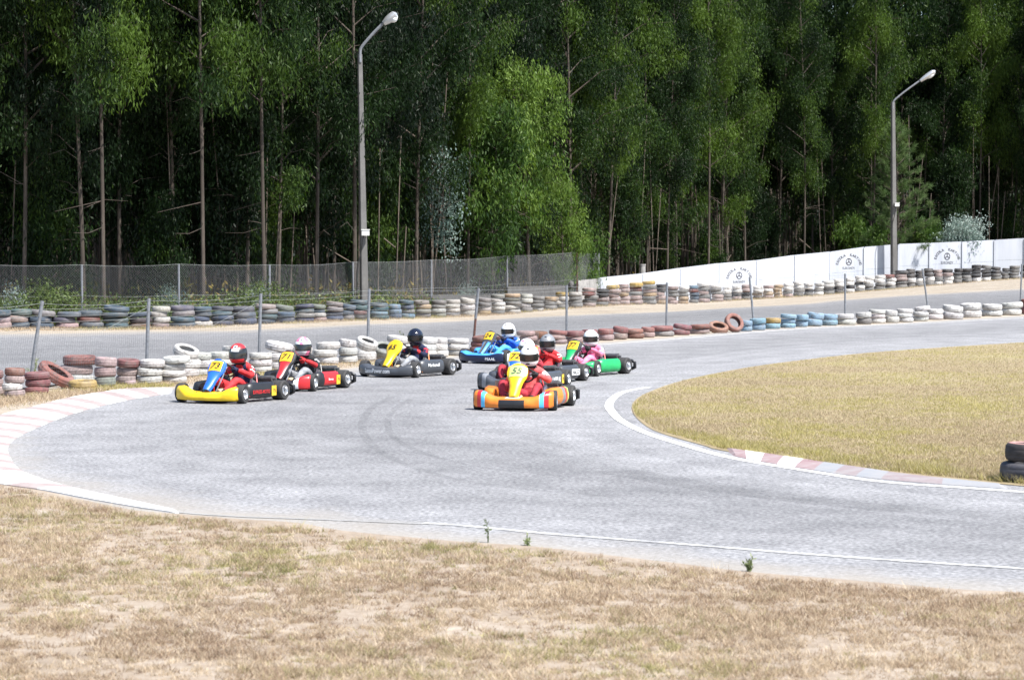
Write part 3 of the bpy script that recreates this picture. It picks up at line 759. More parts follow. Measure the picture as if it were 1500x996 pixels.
for h in (1.0, .5):
    segs = []
    for i in range(len(fb_) - 1):
        prev = fb_[i].lerp(ft_[i], h)
        for k in range(1, 9):
            a = k / 8; q = fb_[i].lerp(ft_[i], h).lerp(fb_[i + 1].lerp(ft_[i + 1], h), a); q.z -= (.05 if i % 2 else .03) * math.sin(a * PI); segs.append((prev[:], q[:])); prev = q
    wires(segs, .005, 'tension_wire', M_WIRE, ff)

# concrete ledge below the fence
def slab(name, x0, y0, x1, y1, off, th, m, label, cat):
    mb = MB(); r0, r1 = [], []
    for x, y in ((x0, y0), (x1, y1)):
        d = float(dfar((x - 750) / F)) + off; p = onx(x, d); z = ztop(p, y)
        q = p * ((d + th) / d)
        for rr, pp in ((r0, p), (r1, q)): rr.append((pp.x, pp.y, p.z - .3)); rr.append((pp.x, pp.y, z))
    v = r0 + r1
    mb.add(v, [(0, 2, 3, 1), (5, 7, 6, 4), (1, 3, 7, 5), (0, 1, 5, 4), (2, 6, 7, 3)])
    return tag(mb.build(name, m, smooth=False), label, cat)
slab('concrete_ledge', 634, 433.5, 742, 431.5, 1.55, .25, M_CONC_D, 'low dark concrete ledge under the chain-link fence, between two posts', 'ledge')
slab('concrete_ledge', 743.5, 420, 832, 418, 1.5, .3, M_CONC_D, 'higher rust-stained concrete block wall at the end of the chain-link fence', 'ledge')
slab('concrete_wall', 847, 411, 877.5, 408, 1.7, .15, M_CONC, 'grey unpainted wall end joining the white wall behind the fence corner', 'wall')
# bin-like concrete pipe behind the wall, and rock on the ledge
p = onx(941, float(dfar((941 - 750) / F)) + 3.0); zt = ztop(p, 387)
mb = MB(); mb.lathe([(.13, p.z - .1), (.13, zt - .05), (.15, zt - .05), (.15, zt), (.10, zt), (.10, zt - .25)], Matrix.Translation((p.x, p.y, 0)), 20)
tag(mb.build('concrete_pipe', M_CONC), 'upright grey pipe standing behind the low end of the white wall', 'pipe')
p = at(836, 417, float(dfar((836 - 750) / F)) + 1.6)
mb = MB(); rows = []
for i in range(7):
    th = PI * i / 6; row = []
    for j in range(9):
        a = 2 * PI * j / 9; rr = 1 + .25 * math.sin(3 * a + i) + .15 * math.cos(5 * a)
        row.append((p.x + .10 * rr * math.sin(th) * math.cos(a), p.y + .12 * rr * math.sin(th) * math.sin(a), p.z + .16 * math.cos(th)))
    rows.append(row)
mb.grid(rows, closed=True)
tag(mb.build('concrete_rubble', M_CONC_D, smooth=False), 'broken concrete lump at the end of the concrete block wall', 'rubble')

# ------------------------------------------------------------------ white wall with emblems
M_WALL = ground_mat('whitewashed_concrete', [(.32, (.35, .375, .43)), (.5, (.47, .495, .545)), (.68, (.53, .55, .59))], scales=(.7, 3., 18.), stretch=(1.6, 1.6, .22), bump=.25, weights=(.55, .3, .15), rough=.85)
M_INK = simple('black_sign_paint', (.07, .07, .085), .7, 0, .1)
WJ = [879, 941, 996, 1053, 1108, 1164, 1216, 1266, 1305, 1316, 1362, 1410, 1457, 1501, 1548, 1600]
WT = [(879, 407), (941, 401), (996, 393), (1053, 386), (1108, 381.6), (1164, 374), (1216, 369), (1266, 362), (1305, 358.8), (1316, 357.5), (1362, 356), (1410, 354), (1457, 351.5), (1501, 349), (1548, 346), (1600, 343)]
def wd(x): return float(dfar((x - 750) / F)) + 1.5
wall = empty('white_wall', onx(1190, wd(1190))); tag(wall, 'long whitewashed concrete wall stepping up behind the far tyres', 'wall')
wall_inv = Matrix.Translation(-Vector(wall.location))
def panel_frame(x0, x1):
    p0, p1 = onx(x0, wd(x0)), onx(x1, wd(x1))
    e = (p1 - p0); e.z = 0; L = e.length; e.normalize(); nrm = Vector((e.y, -e.x, 0))
    return p0, p1, e, L, nrm
def loc(p): return tuple(Vector(p) - Vector(wall.location))
EMB = {1053: (1082, 403), 1216: (1243, 383), 1362: (1387, 375)}
for i in range(len(WJ) - 1):
    x0, x1 = WJ[i], WJ[i + 1]
    if x0 == 1305: continue
    p0, p1, e, L, nrm = panel_frame(x0, x1)
    z0, z1 = ztop(p0, WT[i][1]), ztop(p1, WT[i + 1][1])
    mb = MB(); th = .10
    g = .028
    zb = min(p0.z, p1.z) - .35
    a, b = p0 + e * g, p1 - e * g
    zm0 = zb + (z0 - zb) * .56; zm1 = zb + (z1 - zb) * .56
    def face_block(za0, za1, zc0, zc1, out):
        f0, f1 = a + nrm * out, b + nrm * out; k0, k1 = a - nrm * th, b - nrm * th
        v = [(f0.x, f0.y, za0), (f1.x, f1.y, za1), (f1.x, f1.y, zc1), (f0.x, f0.y, zc0), (k0.x, k0.y, za0), (k1.x, k1.y, za1), (k1.x, k1.y, zc1), (k0.x, k0.y, zc0)]
        mb.add([loc(q) for q in v], [(0, 1, 2, 3), (5, 4, 7, 6), (3, 2, 6, 7), (4, 0, 3, 7), (1, 5, 6, 2), (0, 4, 5, 1)])
    face_block(zb, zb, zm0 - .008, zm1 - .008, .0); face_block(zm0, zm1, z0, z1, .004)
    pn = mb.build('wall_panel', M_WALL, wall, smooth=False)
    # pilaster between panels
    mb = MB(); q = p0; zt = max(z0, zm0) - .03
    mb.box(loc((q.x, q.y, (zb + zt) / 2)), (.13, .13, zt - zb), rot=Matrix.Rotation(math.atan2(e.y, e.x), 3, 'Z'))
    mb.build('pilaster', M_WALL, wall, smooth=False)
    if x0 in EMB:
        ex, ey = EMB[x0]
        # centre of the emblem on the panel plane
        t = (ex - x0) / (x1 - x0); c = p0.lerp(p1, t); c.z = ztop(c, ey); s = F / c.y
        off = nrm * .011
        mb = MB()
        on = lambda px, py: loc(c + off + e * (px / s / max(.4, e.x - (ex - 750) / F * e.y)) + Vector((0, 0, -py / s)))
        def letter(ch, cx, cy, rot, h):
            v, f = text_geo(ch, .03)
            k = h / .72
            mb.add([on(cx + (q[0] * math.cos(rot) - -q[1] * math.sin(rot) * -1 * -1) * k if False else cx + (q[0] * math.cos(rot) + q[1] * math.sin(rot)) * k, cy - (-q[0] * math.sin(rot) + q[1] * math.cos(rot)) * k) for q in v], f)
        words_ = 'ESCOLA  KARTING'
        for k, ch in enumerate(words_):
            if ch == ' ': continue
            an = -78 + 156 * k / (len(words_) - 1)
            rr = 16.6
            letter(ch, rr * 1.05 * math.sin(R(an)), 7 - rr * math.cos(R(an)) , R(an), 3.6)
        put_text(mb, 'EUROINDY', lambda a_, b_: on(a_ , 9.8 - b_), 18, 3.6, 0, .0)
        n = 28
        ring = lambda r, k: on(r * .82 * math.cos(2 * PI * k / n), 1.2 + r * math.sin(2 * PI * k / n) - .5)
        mb.add([ring(5.4, k) for k in range(n)] + [ring(4.1, k) for k in range(n)], [(k, (k + 1) % n, n + (k + 1) % n, n + k) for k in range(n)])
        for an in (-90, 30, 150):
            ca, sa = math.cos(R(an)), math.sin(R(an)); w_ = .75
            mb.add([on(.82 * (q * ca - r_ * sa), .7 + q * sa + r_ * ca) for q, r_ in ((0, -w_), (4.3, -w_), (4.3, w_), (0, w_))], [(0, 1, 2, 3)])
        em = mb.build('emblem', M_INK, pn, smooth=False)

# ------------------------------------------------------------------ lamp posts
M_POLE = ground_mat('concrete_pole', [(.3, (.075, .073, .07)), (.5, (.125, .122, .118)), (.7, (.19, .186, .18))], scales=(.8, 5., 30.), bump=.3)
M_LAMP = simple('lamp_housing', (.55, .56, .57), .35, .6, .05)
M_GLASS = simple('lamp_glass', (.72, .74, .75), .08, 0, .03, coat=.5)
M_BOX = simple('white_junction_box', (.75, .75, .72), .5, 0, .06)
M_CABLE = simple('black_cable', (.02, .02, .02), .6)
def lamp(bx, off, topx, topy, arm, head, box, lab, wb, wt, boxside=1):
    d = float(dfar((bx - 750) / F)) + off
    p = onx(bx, d); t = at(topx, topy, d); s = F / d
    root = empty('street_lamp', p); tag(root, lab, 'street lamp', 'concrete street lamps behind the tyres')
    L = lambda q: Vector(q) - p
    mb = MB(); n = 12
    rows = []
    for k in range(n + 1):
        a = k / n; c = L(p.lerp(t, a)); hw = (wb * (1 - a) + wt * a) / s / 2
        ca, sa = math.cos(R(28)), math.sin(R(28))
        rows.append([(c.x + (qx * ca - qy * sa) * hw, c.y + (qx * sa + qy * ca) * hw, c.z - (.4 if k == 0 else 0)) for qx, qy in ((-1, -.55), (-.85, -.75), (.85, -.75), (1, -.55), (1, .55), (.85, .75), (-.85, .75), (-1, .55))])
    mb.grid(rows, closed=True, cap=True); mb.build('pole', M_POLE, root, smooth=False)
    mb = MB(); pa = [L(at(x, y, d - .05)) for x, y in arm]
    mb.tube(catmull(pa, 5), .045, 8); mb.build('arm', M_GALV, root)
    h0, h1 = [L(at(x, y, d - .08)) for x, y in head]
    ax = (h1 - h0).normalized(); up = Vector((0, -1, 0)).cross(ax).normalized()
    if up.z < 0: up = -up
    mb = MB(); rows = []
    for k in range(9):
        a = k / 8; c = h0.lerp(h1, a); r = .06 + .12 * math.sin(PI * min(1, a * .62 + .12)) * (1 if a < .95 else .7)
        if k == 8: r *= .4
        rows.append([c + Vector((0, -1, 0)) * r * math.cos(q) * .95 + up * r * math.sin(q) * .75 for q in np.linspace(0, 2 * PI, 13)[:-1]])
    mb.grid(rows, closed=True, cap=True); hd = mb.build('lamp_head', M_LAMP, root)
    mb = MB(); rows = []
    for k in range(7):
        a = .35 + .6 * k / 6; c = h0.lerp(h1, a) - up * .06; r = .15 * math.sin(PI * (k + .6) / 7.2)
        rows.append([c + Vector((0, -1, 0)) * r * math.cos(q) - up * abs(r) * math.sin(q) * .9 for q in np.linspace(0, 2 * PI, 13)[:-1]])
    mb.grid(rows, closed=True, cap=True); mb.build('lamp_glass', M_GLASS, hd)
    bxp = L(at(box[0], box[1], d - .22)); mb = MB(); mb.box(bxp, (.22, .16, .17)); mb.box(bxp + Vector((0, 0, .09)), (.25, .19, .025)); mb.build('junction_box', M_BOX, root, smooth=False)
    mb = MB(); q0 = bxp + Vector((-.06, -.02, -.08))
    mb.tube(catmull([q0, q0 + Vector((-.05 * boxside, -.02, -.4)), q0 + Vector((-.20 * boxside, 0, -1.1)), q0 + Vector((-.19 * boxside, .03, -2.3))], 5), .02, 6); mb.build('cable', M_CABLE, root)
    return root
lamp(534, .95, 527, 80, [(527.5, 92), (527.5, 78), (530, 69), (546, 50), (564, 32)], [(562, 35), (581, 20)], (535.5, 341), 'taller concrete street lamp behind the blue tyres, lamp head high before the trees', 11.5, 6.4)
lamp(1309.5, .8, 1308, 150, [(1308, 160), (1308.5, 150), (1316, 142), (1330, 131), (1349, 117.5)], [(1348, 119), (1370, 104)], (1314, 300), 'shorter street lamp standing in the gap of the white wall', 9.5, 5.4)
# ------------------------------------------------------------------ go-karts
PC = {'yellow': (.74, .49, .012), 'blue': (.02, .13, .62), 'black': (.018, .018, .021), 'darkgrey': (.055, .06, .07), 'orange': (.72, .21, .025), 'red': (.56, .025, .03), 'sky': (.07, .33, .80),
      'navy': (.008, .013, .05), 'green': (.015, .36, .11), 'white': (.76, .77, .78), 'plate': (.80, .50, .03), 'plategreen': (.52, .76, .22), 'pink': (.80, .20, .34), 'silver': (.20, .21, .225),
      'maroon': (.33, .02, .035), 'aqua': (.10, .50, .82), 'midgrey': (.22, .23, .25), 'salmon': (.62, .10, .10)}
_pm = {}
def pmat(k):
    if k not in _pm: _pm[k] = simple('painted_plastic_' + k, PC[k], .38, 0, .14, 9, coat=.12)
    return _pm[k]
_cm = {}
def cmat(k):
    if k not in _cm: _cm[k] = simple('suit_cloth_' + k, PC[k], .8, 0, .38, 11, bump=1.)
    return _cm[k]
M_RUB = simple('kart_tyre_rubber', (.035, .034, .034), .75, 0, .3, 12)
M_RIM = simple('kart_rim_alloy', (.62, .63, .65), .3, .8, .08, 6)
M_CHR = simple('kart_bright_metal', (.55, .56, .58), .28, .9, .1, 9)
M_ENG = simple('engine_casting', (.13, .13, .135), .5, .6, .3, 18)
M_SEAT = simple('seat_shell', (.05, .05, .055), .45, 0, .1)
M_SKIN = simple('skin', (.50, .30, .22), .55, 0, .08)
M_BALA = simple('black_cloth', (.02, .02, .022), .85, 0, .2)
M_DARKV = simple('dark_vent', (.015, .016, .03), .5, 0, .1)
def visor_mat(name, alpha):
    m, nt, N, L, b = newmat(name)
    b.inputs['Base Color'].default_value = (.02, .022, .026, 1); b.inputs['Roughness'].default_value = .08; b.inputs['Coat Weight'].default_value = .5
    t = N.new('ShaderNodeBsdfTransparent'); t.inputs['Color'].default_value = (.62, .60, .58, 1)
    x = N.new('ShaderNodeMixShader'); x.inputs['Fac'].default_value = 1 - alpha
    L.new(b.outputs[0], x.inputs[1]); L.new(t.outputs[0], x.inputs[2]); L.new(x.outputs[0], N['Material Output'].inputs['Surface'])
    return m
M_VIS = {'clear': visor_mat('clear_visor', .3), 'dark': visor_mat('smoked_visor', .9)}

def shared(name, mb, mats, sharp=35):
    o = mb.build(name, mats, sharp=sharp); me = o.data; bpy.data.objects.remove(o); return me
def inst(name, me, parent, loc=(0, 0, 0)):
    o = bpy.data.objects.new(name, me); COL.objects.link(o); o.parent = parent; o.location = loc; return o
RX = Matrix.Rotation(PI / 2, 4, 'X')
def wheel_meshes(r, w):
    ri = r * .50
    t = MB(); t.lathe([(ri, -w * .42), (ri * 1.25, -w * .5), (r * .90, -w * .5), (r * .98, -w * .43), (r, -w * .32), (r, w * .32), (r * .98, w * .43), (r * .90, w * .5), (ri * 1.25, w * .5), (ri, w * .42)], RX, 32)
    rm = MB(); rm.lathe([(ri * 1.06, w * .47), (ri * 1.02, w * .5), (ri * .92, w * .44), (ri * .86, w * .2), (ri * .35, w * .12), (ri * .3, w * .16)], RX, 28)
    rm.lathe([(ri * .3, -w * .1), (ri * .86, -w * .2), (ri * .92, -w * .44), (ri * 1.02, -w * .5), (ri * 1.06, -w * .47)], RX, 28)
    h = MB(); h.lathe([(.0, w * .30), (.026, w * .30), (.03, w * .26), (.034, -w * .4), (0, -w * .4)], RX, 14)
    for k in range(3):
        a = 2 * PI * k / 3; h.tube([(.05 * math.cos(a), -w * .1, .05 * math.sin(a)), (.05 * math.cos(a), -w * .19, .05 * math.sin(a))], .009, 6)
    return shared('wheel_tyre', t, M_RUB), shared('wheel_rim', rm, M_RIM), shared('wheel_hub', h, M_CHR)
WF, WR = wheel_meshes(.140, .13), wheel_meshes(.148, .205)

def lerp_table(T):
    X = [a for a, _ in T]; Yv = [b for _, b in T]
    return lambda t: float(np.interp(t, X, Yv))
HW = lerp_table([(0, .06), (.12, .075), (.3, .08), (.48, .10), (.62, .138), (.75, .148), (.9, .14), (.97, .115), (1, .08)])
_fn = Vector((.43, 0, .36)).normalized()
def fair(u, t, off=0.):
    c = Vector((.68 - .36 * t - .025 * math.sin(PI * t), 0, .19 + .43 * t))
    return c + Vector((0, u * HW(t), 0)) + _fn * (.04 * (1 - u * u) + off)
def bump_front(W, rise=.10, z0=.165):
    ss = lambda a: a * a * (3 - 2 * a)
    xf = lambda y: .83 - .17 * abs(y / W) ** 2.6
    zt = lambda y: z0 + rise * ss(min(1, max(0, (abs(y / W) - .42) / .45)))
    return xf, zt
def pod_y(x, z):
    yo = .505 + .10 * min(1, max(0, (.30 - x) / .5))
    return yo + .012 * math.sin(PI * min(1, max(0, (z - .06) / .2)))

def make_kart(name, sp):
    yaw = sp['yaw']; k = sp.get('k', 1.)
    P = ground(*sp['px']); lx, ly = sp['ref']
    fw = Vector((-math.sin(R(yaw)), -math.cos(R(yaw)), 0)); lf = Vector((-fw.y, fw.x, 0))
    O = P - (fw * lx + lf * ly) * k; O.z = .006
    root = empty('go_kart', O, math.atan2(fw.y, fw.x)); root.scale = (k, k, k)
    tag(root, sp['label'], 'go-kart', 'go-karts racing through the hairpin')
    W = sp.get('W', .56); xf, zt = bump_front(W, sp.get('rise', .10), sp.get('z0', .165))
    # front bumper
    mb = MB(); rows = []; ysr = np.linspace(-W, W, 57)
    for y in ysr:
        a = abs(y / W); dp = .27 - .17 * a ** 2; z1 = zt(y); x = xf(y); sh = .02 if a > .97 else 0
        rows.append([Vector((x - o_, y, z_)) for o_, z_ in ((.10, .05), (.02, .045 + sh), (0, .08), (.004, z1 - .06), (.02, z1 - .02 - sh), (.055, z1 - sh), (dp, z1 + .012 - sh), (dp + .01, .12))])
    bm = [pmat(c) for c in sp['bump']]
    mb.grid(rows, closed=True, cap=True, fn=lambda c, i, j: sp['bumpfn'](c, i, j) if 'bumpfn' in sp else 0)
    if 'bumptext' in sp:
        s_, w_, h_, yc, zc, mi = sp['bumptext']
        put_text(mb, s_, lambda a, b: Vector((xf(yc + a) + .004, yc + a, zc + b)), w_, h_, mi, .02)
    mb.build('front_bumper', bm, root, sharp=50)
    # nose fairing and number plate
    mb = MB(); rows = []; nt = 21
    for i in range(nt):
        t = i / (nt - 1)
        rows.append([fair(u, t) for u in np.linspace(-1, 1, 9)] + [fair(u, t, -.035) for u in np.linspace(1, -1, 5)])
    mb.grid(rows, closed=True, cap=True, fn=lambda c, i, j: sp['fairfn'](i / 20, j) if 'fairfn' in sp else 0)
    fr = mb.build('nose_fairing', [pmat(c) for c in sp['fair']], root, sharp=60)
    mb = MB(); t0, t1 = sp.get('pt', (.60, .93)); tm = (t0 + t1) / 2; hwp = .86
    if sp.get('platecol'):
        mb.grid([[fair(u * hwp * min(1, .125 / HW(t)) * 1.0, t, .006) for u in np.linspace(-1, 1, 9)] for t in np.linspace(t0, t1, 9)], 0)
    put_text(mb, sp['num'], lambda a, b: fair(a / HW(tm + b / .56), tm + b / .56, .0095), .155, .105, 1, .015, sp.get('shear', .2))
    mb.build('number_plate', [pmat(sp.get('platecol') or sp['fair'][0]), pmat(sp.get('numcol', 'black'))], fr, sharp=60)
    # side pods
    for sd in (1, -1):
        mb = MB(); rows = []
        for i in range(15):
            x = .31 - .66 * i / 14; e = min(i, 14 - i); zt_ = .29 - (.05 if e == 0 else .015 if e == 1 else 0); yo = pod_y(x, .06) - (.05 if e == 0 else .012 if e == 1 else 0)
            rows.append([Vector((x, sd * y, z)) for y, z in ((.36, .07), (yo - .05, .05), (yo - .01, .075), (yo + .010, .13), (yo + .010, .19), (yo - .012, zt_ - .02), (yo - .05, zt_), (.37, zt_ - .02))])
        mb.grid(rows, closed=True, cap=True, fn=lambda c, i, j: sp['podfn'](i, j) if 'podfn' in sp else 0)
        pd = mb.build('side_pod', [pmat(c) for c in sp['pod']], root, sharp=45)
        if sp.get('stick'):
            for (txt, w_, h_, xc, zc, bgc, tc, bw, bh) in sp['stick']:
                mb = MB(); pf = lambda a, b, o_: Vector((xc - sd * 0 - a, sd * (pod_y(xc - a, .06) + .010 + o_), zc + b))
                if bgc: mb.grid([[pf(a, b, .004) for a in np.linspace(-bw / 2, bw / 2, 7)] for b in np.linspace(-bh / 2, bh / 2, 3)], 0)
                if txt: put_text(mb, txt, (lambda a, b: pf(a, b, .0075)) if sd > 0 else (lambda a, b: pf(-a, b, .0075)), w_, h_, 1, .02)
                mb.build('sticker', [pmat(bgc or sp['pod'][0]), pmat(tc)], pd)
    # chassis
    mb = MB()
    for s in (1, -1):
        mb.tube(catmull([(.60, s * .16, .07), (.48, s * .26, .07), (.1, s * .33, .07), (-.3, s * .30, .075), (-.62, s * .30, .10)], 4), .015, 7)
        mb.tube([(.52, s * .2, .07), (.52, s * .45, .11)], .016, 7); mb.tube([(.25, s * .33, .07), (.25, s * .50, .09)], .011, 6); mb.tube([(-.2, s * .31, .07), (-.2, s * .52, .09)], .011, 6)
        mb.tube([(.66, s * .13, .08), (.74, s * .13, .16)], .011, 6); mb.tube([(.56, s * .06, .09), (.58, s * .08, .24)], .008, 6)
        mb.tube([(.50, s * .46, .13), (.36, s * .02, .14)], .008, 6)
        mb.tube([(-.42, s * .19, .38), (-.30, s * .30, .09)], .010, 6)
    mb.tube([(.60, -.16, .07), (.60, .16, .07)], .015, 7); mb.tube([(.1, -.33, .07), (.1, .33, .07)], .014, 7); mb.tube([(-.58, -.30, .09), (-.58, .30, .09)], .014, 7)
    mb.build('frame', pmat(sp.get('frame', 'red')), root)
    mb = MB(); mb.box((.28, 0, .052), (.62, .56, .006)); mb.build('floor_tray', M_CHR, root, smooth=False)
    # seat
    mb = MB(); rows, rows2 = [], []
    cl = catmull([(-.06, 0, .11), (-.22, 0, .065), (-.38, 0, .10), (-.46, 0, .26), (-.53, 0, .44)], 4)
    for i, c in enumerate(cl):
        t = (cl[min(i + 1, len(cl) - 1)] - cl[max(i - 1, 0)]).normalized(); nrm = Vector((t.z, 0, -t.x)); nrm = -nrm if nrm.x < 0 else nrm
        if i < 6: nrm = Vector((0, 0, 1))
        sd = .06 + .12 * math.sin(PI * i / (len(cl) - 1)); hw = .19 - .03 * (i / (len(cl) - 1))
        rows.append([c + Vector((0, u * hw, 0)) + nrm * sd * abs(u) ** 3 for u in np.linspace(-1, 1, 11)] + [c + Vector((0, u * (hw + .006), 0)) + nrm * (sd * abs(u) ** 3 - .008) for u in np.linspace(1, -1, 11)])
    mb.grid(rows, closed=True, cap=True); mb.build('seat', M_SEAT, root)
    # steering
    sw = Vector((.13, sp.get('swy', 0), .47)); nrm = Vector((-math.sin(R(50)), 0, math.cos(R(50)))); tg = Vector((math.cos(R(50)), 0, math.sin(R(50))))
    mb = MB(); ring = []
    for i in range(28):
        a = 2 * PI * i / 28; c = sw + (Vector((0, 1, 0)) * math.cos(a) + tg * math.sin(a)) * .135; o_ = (c - sw).normalized()
        ring.append([c + o_ * .013 * math.cos(q) + nrm * .013 * math.sin(q) for q in np.linspace(0, 2 * PI, 9)[:-1]])
    ring.append(ring[0]); mb.grid(ring, closed=True)
    for a in (0, PI, -PI / 2):
        mb.tube([sw - nrm * .02, sw + (Vector((0, 1, 0)) * math.cos(a) + tg * math.sin(a)) * .13], .012, 6, flat=.5)
    st = mb.build('steering_wheel', M_BALA, root)
    mb = MB(); mb.tube([sw - nrm * .02, Vector((.42, 0, .14))], .011, 8); mb.build('steering_column', M_CHR, st)
    # wheels
    steer = R(sp.get('steer', 8))
    for (x, y, M_, sn) in ((.52, .53, WF, 1), (.52, -.53, WF, -1), (-.52, .545, WR, 1), (-.52, -.545, WR, -1)):
        hb = inst('wheel', M_[2], root, (x, y, .140 if M_ is WF else .148))
        hb.rotation_euler = (0, 0, (steer if M_ is WF else 0) + (0 if sn < 0 else PI))
        inst('tyre', M_[0], hb); inst('rim', M_[1], hb)
    mb = MB(); mb.tube([(-.52, -.5, .138), (-.52, .5, .138)], .02, 10); mb.build('rear_axle', M_CHR, root)
    # rear bumper
    mb = MB()
    loop = [(-.745, -.60, .09), (-.75, .60, .09), (-.74, .655, .11), (-.73, .66, .20), (-.74, .60, .225), (-.75, -.60, .225), (-.74, -.655, .20), (-.73, -.66, .11), (-.745, -.60, .09)]; kk = sp.get('rbw', .66) / .66; loop = [(a_, b_ * kk, c_) for a_, b_, c_ in loop]
    mb.tube(loop, .03, 8, flat=1.2)
    for s in (1, -1): mb.tube([(-.60, s * .25, .10), (-.75, s * .25, .10)], .014, 6)
    mb.build('rear_bumper', pmat('black'), root, sharp=60)
    # engine and silencer
    mb = MB(); mb.box((-.26, -.30, .17), (.20, .15, .17)); mb.lathe([(.0, .1), (.06, .1), (.065, .02), (.065, -.05)], Matrix.Translation((-.20, -.30, .30)), 14)
    for q in range(5): mb.box((-.20, -.30, .26 + q * .028), (.17, .15, .008))
    mb.lathe([(0, .055), (.05, .05), (.055, 0), (.05, -.05), (0, -.055)], Matrix.Translation((-.38, -.33, .28)) @ RX, 14)
    mb.box((-.33, -.42, .30), (.10, .10, .12)); en = mb.build('engine', M_ENG, root, sharp=40)
    mb = MB(); mb.tube(catmull([(-.14, -.28, .25), (-.05, -.34, .22), (-.22, -.40, .18), (-.58, -.32, .25), (-.62, -.1, .29), (-.60, .06, .30)], 5), .024, 8); mb.tube([(-.60, .05, .30), (-.57, .40, .31)], .052, 12); mb.tube([(-.57, .40, .31), (-.565, .46, .31)], .018, 8)
    mb.build('exhaust_pipe', M_ENG, en)
    mb = MB(); mb.box((-.12, .30, .20), (.10, .04, .22), rot=Matrix.Rotation(R(-20), 3, 'Y')); mb.build('radiator', M_CHR, root, smooth=False)
    mb = MB(); mb.lathe([(0, .07), (.05, .065), (.055, 0), (.055, -.07), (0, -.075)], Matrix.Translation((.30, 0, .14)) @ Matrix.Rotation(PI / 2, 4, 'Y'), 14); mb.build('fuel_tank', simple('tank_' + name, (.62, .48, .30), .4), root)
    return root

# ------------------------------------------------------------------ drivers
def skinned(verts, edges, radii, root=0, sub=1):
    me = bpy.data.meshes.new('skin'); me.from_pydata([tuple(v) for v in verts], edges, [])
    o = bpy.data.objects.new('skin', me); COL.objects.link(o)
    md = o.modifiers.new('skin', 'SKIN'); md.use_smooth_shade = True
    for i, r in enumerate(radii):
        sv = me.skin_vertices[0].data[i]; sv.radius = (r, r) if not isinstance(r, tuple) else r
        sv.use_root = i == root
    s = o.modifiers.new('sub', 'SUBSURF'); s.levels = sub; s.render_levels = sub
    dg = bpy.context.evaluated_depsgraph_get(); dg.update()
    out = bpy.data.meshes.new_from_object(o.evaluated_get(dg))
    bpy.data.objects.remove(o); bpy.data.meshes.remove(me)
    return out

def body_mesh(tz, lean, armout, knees=(.205, .205)):
    V, E, Rr = [], [], []
    def v(p, r, par=None):
        V.append(Vector(p)); Rr.append(r)
        if par is not None: E.append((par, len(V) - 1))
        return len(V) - 1
    T = lambda x, y, z: (x + lean * (z - .16), y, .16 + (z - .16) * tz)
    pel = v((-.30, 0, .17), (.125, .10)); wa = v(T(-.36, 0, .28), (.12, .10), pel); ch = v(T(-.40, 0, .41), (.145, .10), wa); uc = v(T(-.40, 0, .49), (.115, .085), ch)
    nk = v(T(-.375, 0, .57), .055, uc); h0 = v(T(-.35, 0, .66), .075, nk); h1 = v(T(-.345, 0, .74), .078, h0); v(T(-.345, 0, .80), .055, h1)
    # a nose and chin so the face reads through the visor
    v(T(-.262, 0, .715), .018, h1); v(T(-.275, 0, .655), .035, h0)
    for s in (1, -1):
        sh = v(T(-.39, s * .145, .495), .068, uc); ua = v(T(-.30, s * (.225 + armout * .5), .425), .056, sh)
        el = v((-.15, s * (.275 + armout), .37 + .15 * (tz - 1)), .048, ua); fo = v((-.02, s * (.225 + armout * .5), .43), .043, el); v((.065, s * .165, .468), .032, fo)
        kn_ = knees[0] if s > 0 else knees[1]; kz = .35 * max(0, kn_ - .205)
        hp = v((-.25, s * .095, .155), .088, pel); th = v((-.04, s * (.165 + .5 * (kn_ - .205)), .245), .078, hp); kn = v((.17, s * kn_, .325 + kz), .064, th); cf = v((.33, s * (kn_ * .75 + .035), .23), .052, kn)
        an = v((.49, s * .15, .12), .038, cf); hl = v((.535, s * .145, .085), .035, an); v((.60, s * .145, .185), .03, hl)
    return skinned(V, E, Rr)

def glove_mesh(sd):
    sw = Vector((.13, 0, .47)); N_ = Vector((-math.sin(R(50)), 0, math.cos(R(50)))); T_ = Vector((math.cos(R(50)), 0, math.sin(R(50)))); O_ = Vector((0, sd, 0))
    c = sw + O_ * .135
    V, E, Rr = [], [], []
    def v(p, r, par=None):
        V.append(p); Rr.append(r)
        if par is not None: E.append((par, len(V) - 1))
        return len(V) - 1
    wr = v(Vector((.055, sd * .172, .463)), .034); pm = v(c + O_ * .022 + N_ * .028, (.034, .024), wr); kb = v(c + O_ * .034 + N_ * .004, (.032, .018), pm)
    for q, (o_, ln) in enumerate(((-.033, .85), (-.011, .95), (.011, 1.), (.033, .92))):
        a = v(c + T_ * o_ + O_ * .030 - N_ * .010, .0105, kb); b = v(c + T_ * o_ + O_ * .012 - N_ * .030 * ln, .010, a); d = v(c + T_ * o_ - O_ * .016 * ln - N_ * .027, .0095, b); v(c + T_ * o_ - O_ * .030 * ln - N_ * .004, .0085, d)
    a = v(c + T_ * .030 + N_ * .032 + O_ * .006, .0125, pm); b = v(c + T_ * .046 + N_ * .030 - O_ * .012, .011, a); v(c + T_ * .052 + N_ * .020 - O_ * .030, .0095, b)
    return skinned(V, E, Rr)
GLOVES = {1: glove_mesh(1), -1: glove_mesh(-1)}
for g in GLOVES.values(): g.materials.clear(); g.materials.append(M_BALA); g.polygons.foreach_set('use_smooth', [True] * len(g.polygons))

